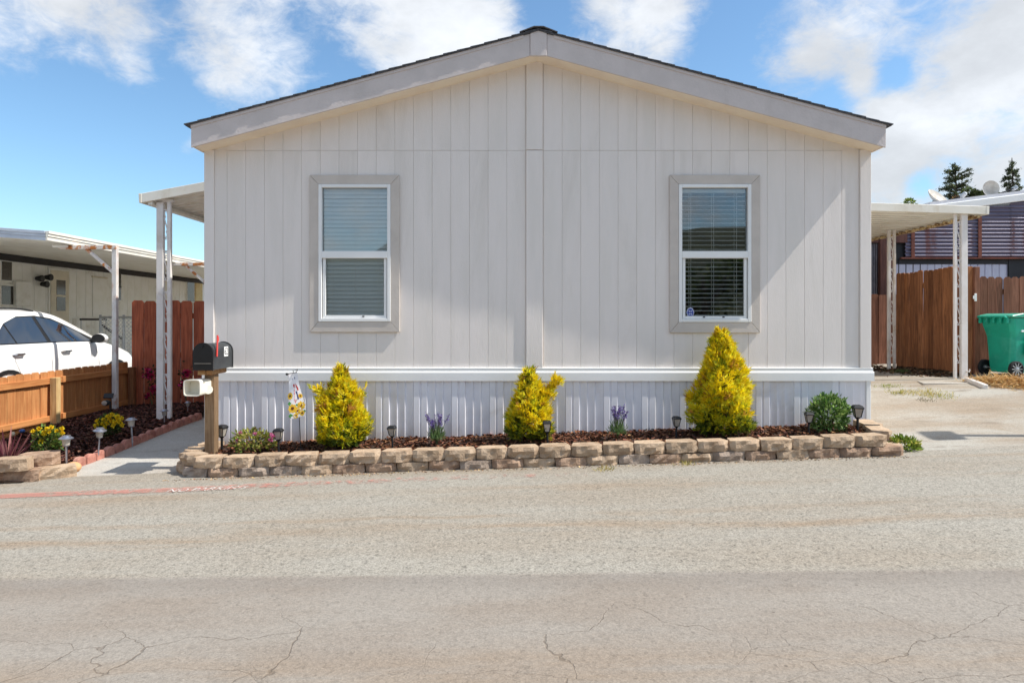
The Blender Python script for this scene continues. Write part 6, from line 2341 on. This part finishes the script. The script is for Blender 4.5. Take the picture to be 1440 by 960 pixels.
TY = 55.0
b = at(1343, 300, TY)
g0 = h(14, TY)
Ht = at(0, 229, TY).z - g0
fz = lambda py: (at(0, py, TY).z - g0) / Ht
m2 = TY / F
boughs('flat-branched dark cypress with a long left bough, between the two satellite dishes', (b.x, TY, g0), Ht,
       [(fz(232), 5 * m2, 4 * m2, .5), (fz(240), 12 * m2, 14 * m2, .35), (fz(246), 16 * m2, 20 * m2, .3), (fz(251), 20 * m2, 20 * m2, .15), (fz(256), 36 * m2, 16 * m2, .12), (fz(260), 32 * m2, 20 * m2, .05), (fz(266), 20 * m2, 12 * m2, .1), (fz(275), 9 * m2, 9 * m2, .1)], 3, leaf=.22, dens=1.5)
b = at(1423, 290, TY + 6)
Ht = at(0, 222, TY + 6).z - g0
fz = lambda py: (at(0, py, TY + 6).z - g0) / Ht
m2 = (TY + 6) / F
boughs('tall narrow dark conifer at the right edge of the sky', (b.x, TY + 6, g0), Ht,
       [(fz(224), 4 * m2, 3 * m2, -.1), (fz(231), 6 * m2, 8 * m2, -.2), (fz(238), 8 * m2, 11 * m2, -.3), (fz(245), 12 * m2, 12 * m2, -.3), (fz(252), 10 * m2, 15 * m2, -.25), (fz(260), 12 * m2, 13 * m2, -.3), (fz(268), 11 * m2, 13 * m2, -.2), (fz(276), 12 * m2, 12 * m2, -.1), (fz(284), 10 * m2, 10 * m2, 0), (fz(292), 10 * m2, 10 * m2, 0)], 8, leaf=.22, dens=1.9)


def bushy(label, base, H, R_, seed, cols, group, n=1400, leaf=.4, name='broadleaf_tree', cap=False):
    b = Vector(base)
    t = root(name, b, label, 'tree', group)
    r = random.Random(seed)
    mb = MB().tube([b - Vector((0, 0, .2)), b + Vector((0.1, 0, H * .45)), b + Vector((0, 0.1, H * .8))], [.2, .15, .05], 8)
    cl = []
    for k in range(11):
        th, ph = r.uniform(0, 2 * PI), r.uniform(.05, 1)
        c_ = b + Vector((R_ * .62 * math.cos(th) * math.sqrt(1 - (ph - .3) ** 2 * .6), R_ * .5 * math.sin(th), H * (.40 + .50 * ph)))
        if cap:
            c_.z = b.z + H - R_ * (0.35 + 1.5 * (1 - ph))
        cl.append((c_, R_ * r.uniform(.32, .55)))
        mb.tube([b + Vector((0, 0, H * .35)), c_], [.07, .02], 5)
    mb.build('trunk', BARKT, t)
    parts = []
    for c_, rr in cl:
        P, dn = shell_pts(n // 11, c_, rr, rr, rr * .75, .5, -.7)
        parts.append(diamonds(P, dn + NR.normal(scale=.5, size=P.shape) + [0, 0, .2], leaf * NR.uniform(.5, 1.2, len(P)), leaf * .5 * NR.uniform(.6, 1.2, len(P)), pick(cols, len(P), .2) * r.uniform(.8, 1.25)))
    plant_obj('crown', parts, LEAF, t)
    return t


GRT = [C(72, 84, 48), C(54, 66, 38), C(92, 100, 58), C(60, 70, 50)]
for (px, pt, wpx, lab, sd) in ((1372, 263, 22, 'dense dark green tree crown right of the flat-branched cypress', 1), (1398, 271, 18, 'low dark tree crown behind the round satellite dish', 2),
                               (1347, 275, 10, 'brownish low shrub crown under the cypress', 4)):
    Yt = 50.0
    q = at(px, pt, Yt)
    g0 = h(14, Yt)
    bushy(lab, (q.x, Yt, g0), q.z - g0, wpx / F * Yt, sd, GRT if sd != 4 else [C(120, 96, 72), C(86, 78, 52), C(140, 112, 84)], 'dark trees beyond the corrugated house', 2600, .24, cap=True)
q = at(1285, 279, 40)
bushy('light green tree crown just above the right awning', (q.x, 40, h(14, 40)), q.z - h(14, 40), 14 / F * 40, 9, [C(120, 140, 62), C(96, 118, 50), C(144, 158, 84)], None, 1500, .2, cap=True)

# ------------------------------------------------------------------ across the street (seen in the window panes)
HILLM = M('hill_scrub', C(62, 68, 46), C(44, 50, 36), .12, 0.95, bump=.6, bscale=.6)
mb = MB()
hx_ = frange(-160, 160, 8)
hy_ = frange(-130, -58, 6)
for y in hy_:
    for x in hx_:
        e = smooth01((-58 - y) / 40)
        mb.v.append((x, y, -0.6 + e * (15 + 4 * math.sin(x * .045 + 1.1) + 2.2 * math.sin(x * .13 + 2) + 1.2 * math.sin(x * .31 + y * .2))))
nx_ = len(hx_)
for j in range(len(hy_) - 1):
    for i in range(nx_ - 1):
        a = j * nx_ + i
        mb.f.append((a, a + 1, a + nx_ + 1, a + nx_))
structure(mb.build('hill', HILLM, smooth='all'))
for i, (x, y, H, R_) in enumerate(((5.2, -16, 4.6, 2.6), (9.2, -18, 4.0, 2.6), (1.6, -20, 3.4, 2.4), (13.5, -17, 4.2, 2.8))):
    bushy(('bushy green tree across the street, nearest the camera', 'bushy green tree across the street, second along', 'low bushy tree across the street behind the camera', 'bushy green tree across the street, farthest right')[i],
          (x, y, h(x, y)), H, R_, 40 + i, [C(66, 84, 42), C(50, 66, 34), C(92, 104, 54)], 'trees across the street', 1600, .36)

# lamp post outside the frame whose shadow crosses the drive
tip = ground_at(1330, 612)
hh = 4.6
lp = Vector((tip.x + hh * 1.93 / 2.41, tip.y - hh * .28 / 2.41, 0))
lpb = Vector((lp.x + 0.0, lp.y, h(lp.x, lp.y)))
sl = root('street_lamp', lpb, 'grey street lamp standing beyond the right edge of the picture', 'street lamp')
MB().tube([lpb, (lpb.x, lpb.y, tip.z + hh)], [.06, .045], 10).build('pole', STEEL, sl, smooth=True)
MB().prism([(lpb.x - .22, tip.z + hh - .05), (lpb.x + .12, tip.z + hh - .05), (lpb.x + .08, tip.z + hh + .12), (lpb.x - .14, tip.z + hh + .12)], 'y', lpb.y - .18, lpb.y + .16).build('lamp_head', STEEL, sl, bevel=.02)
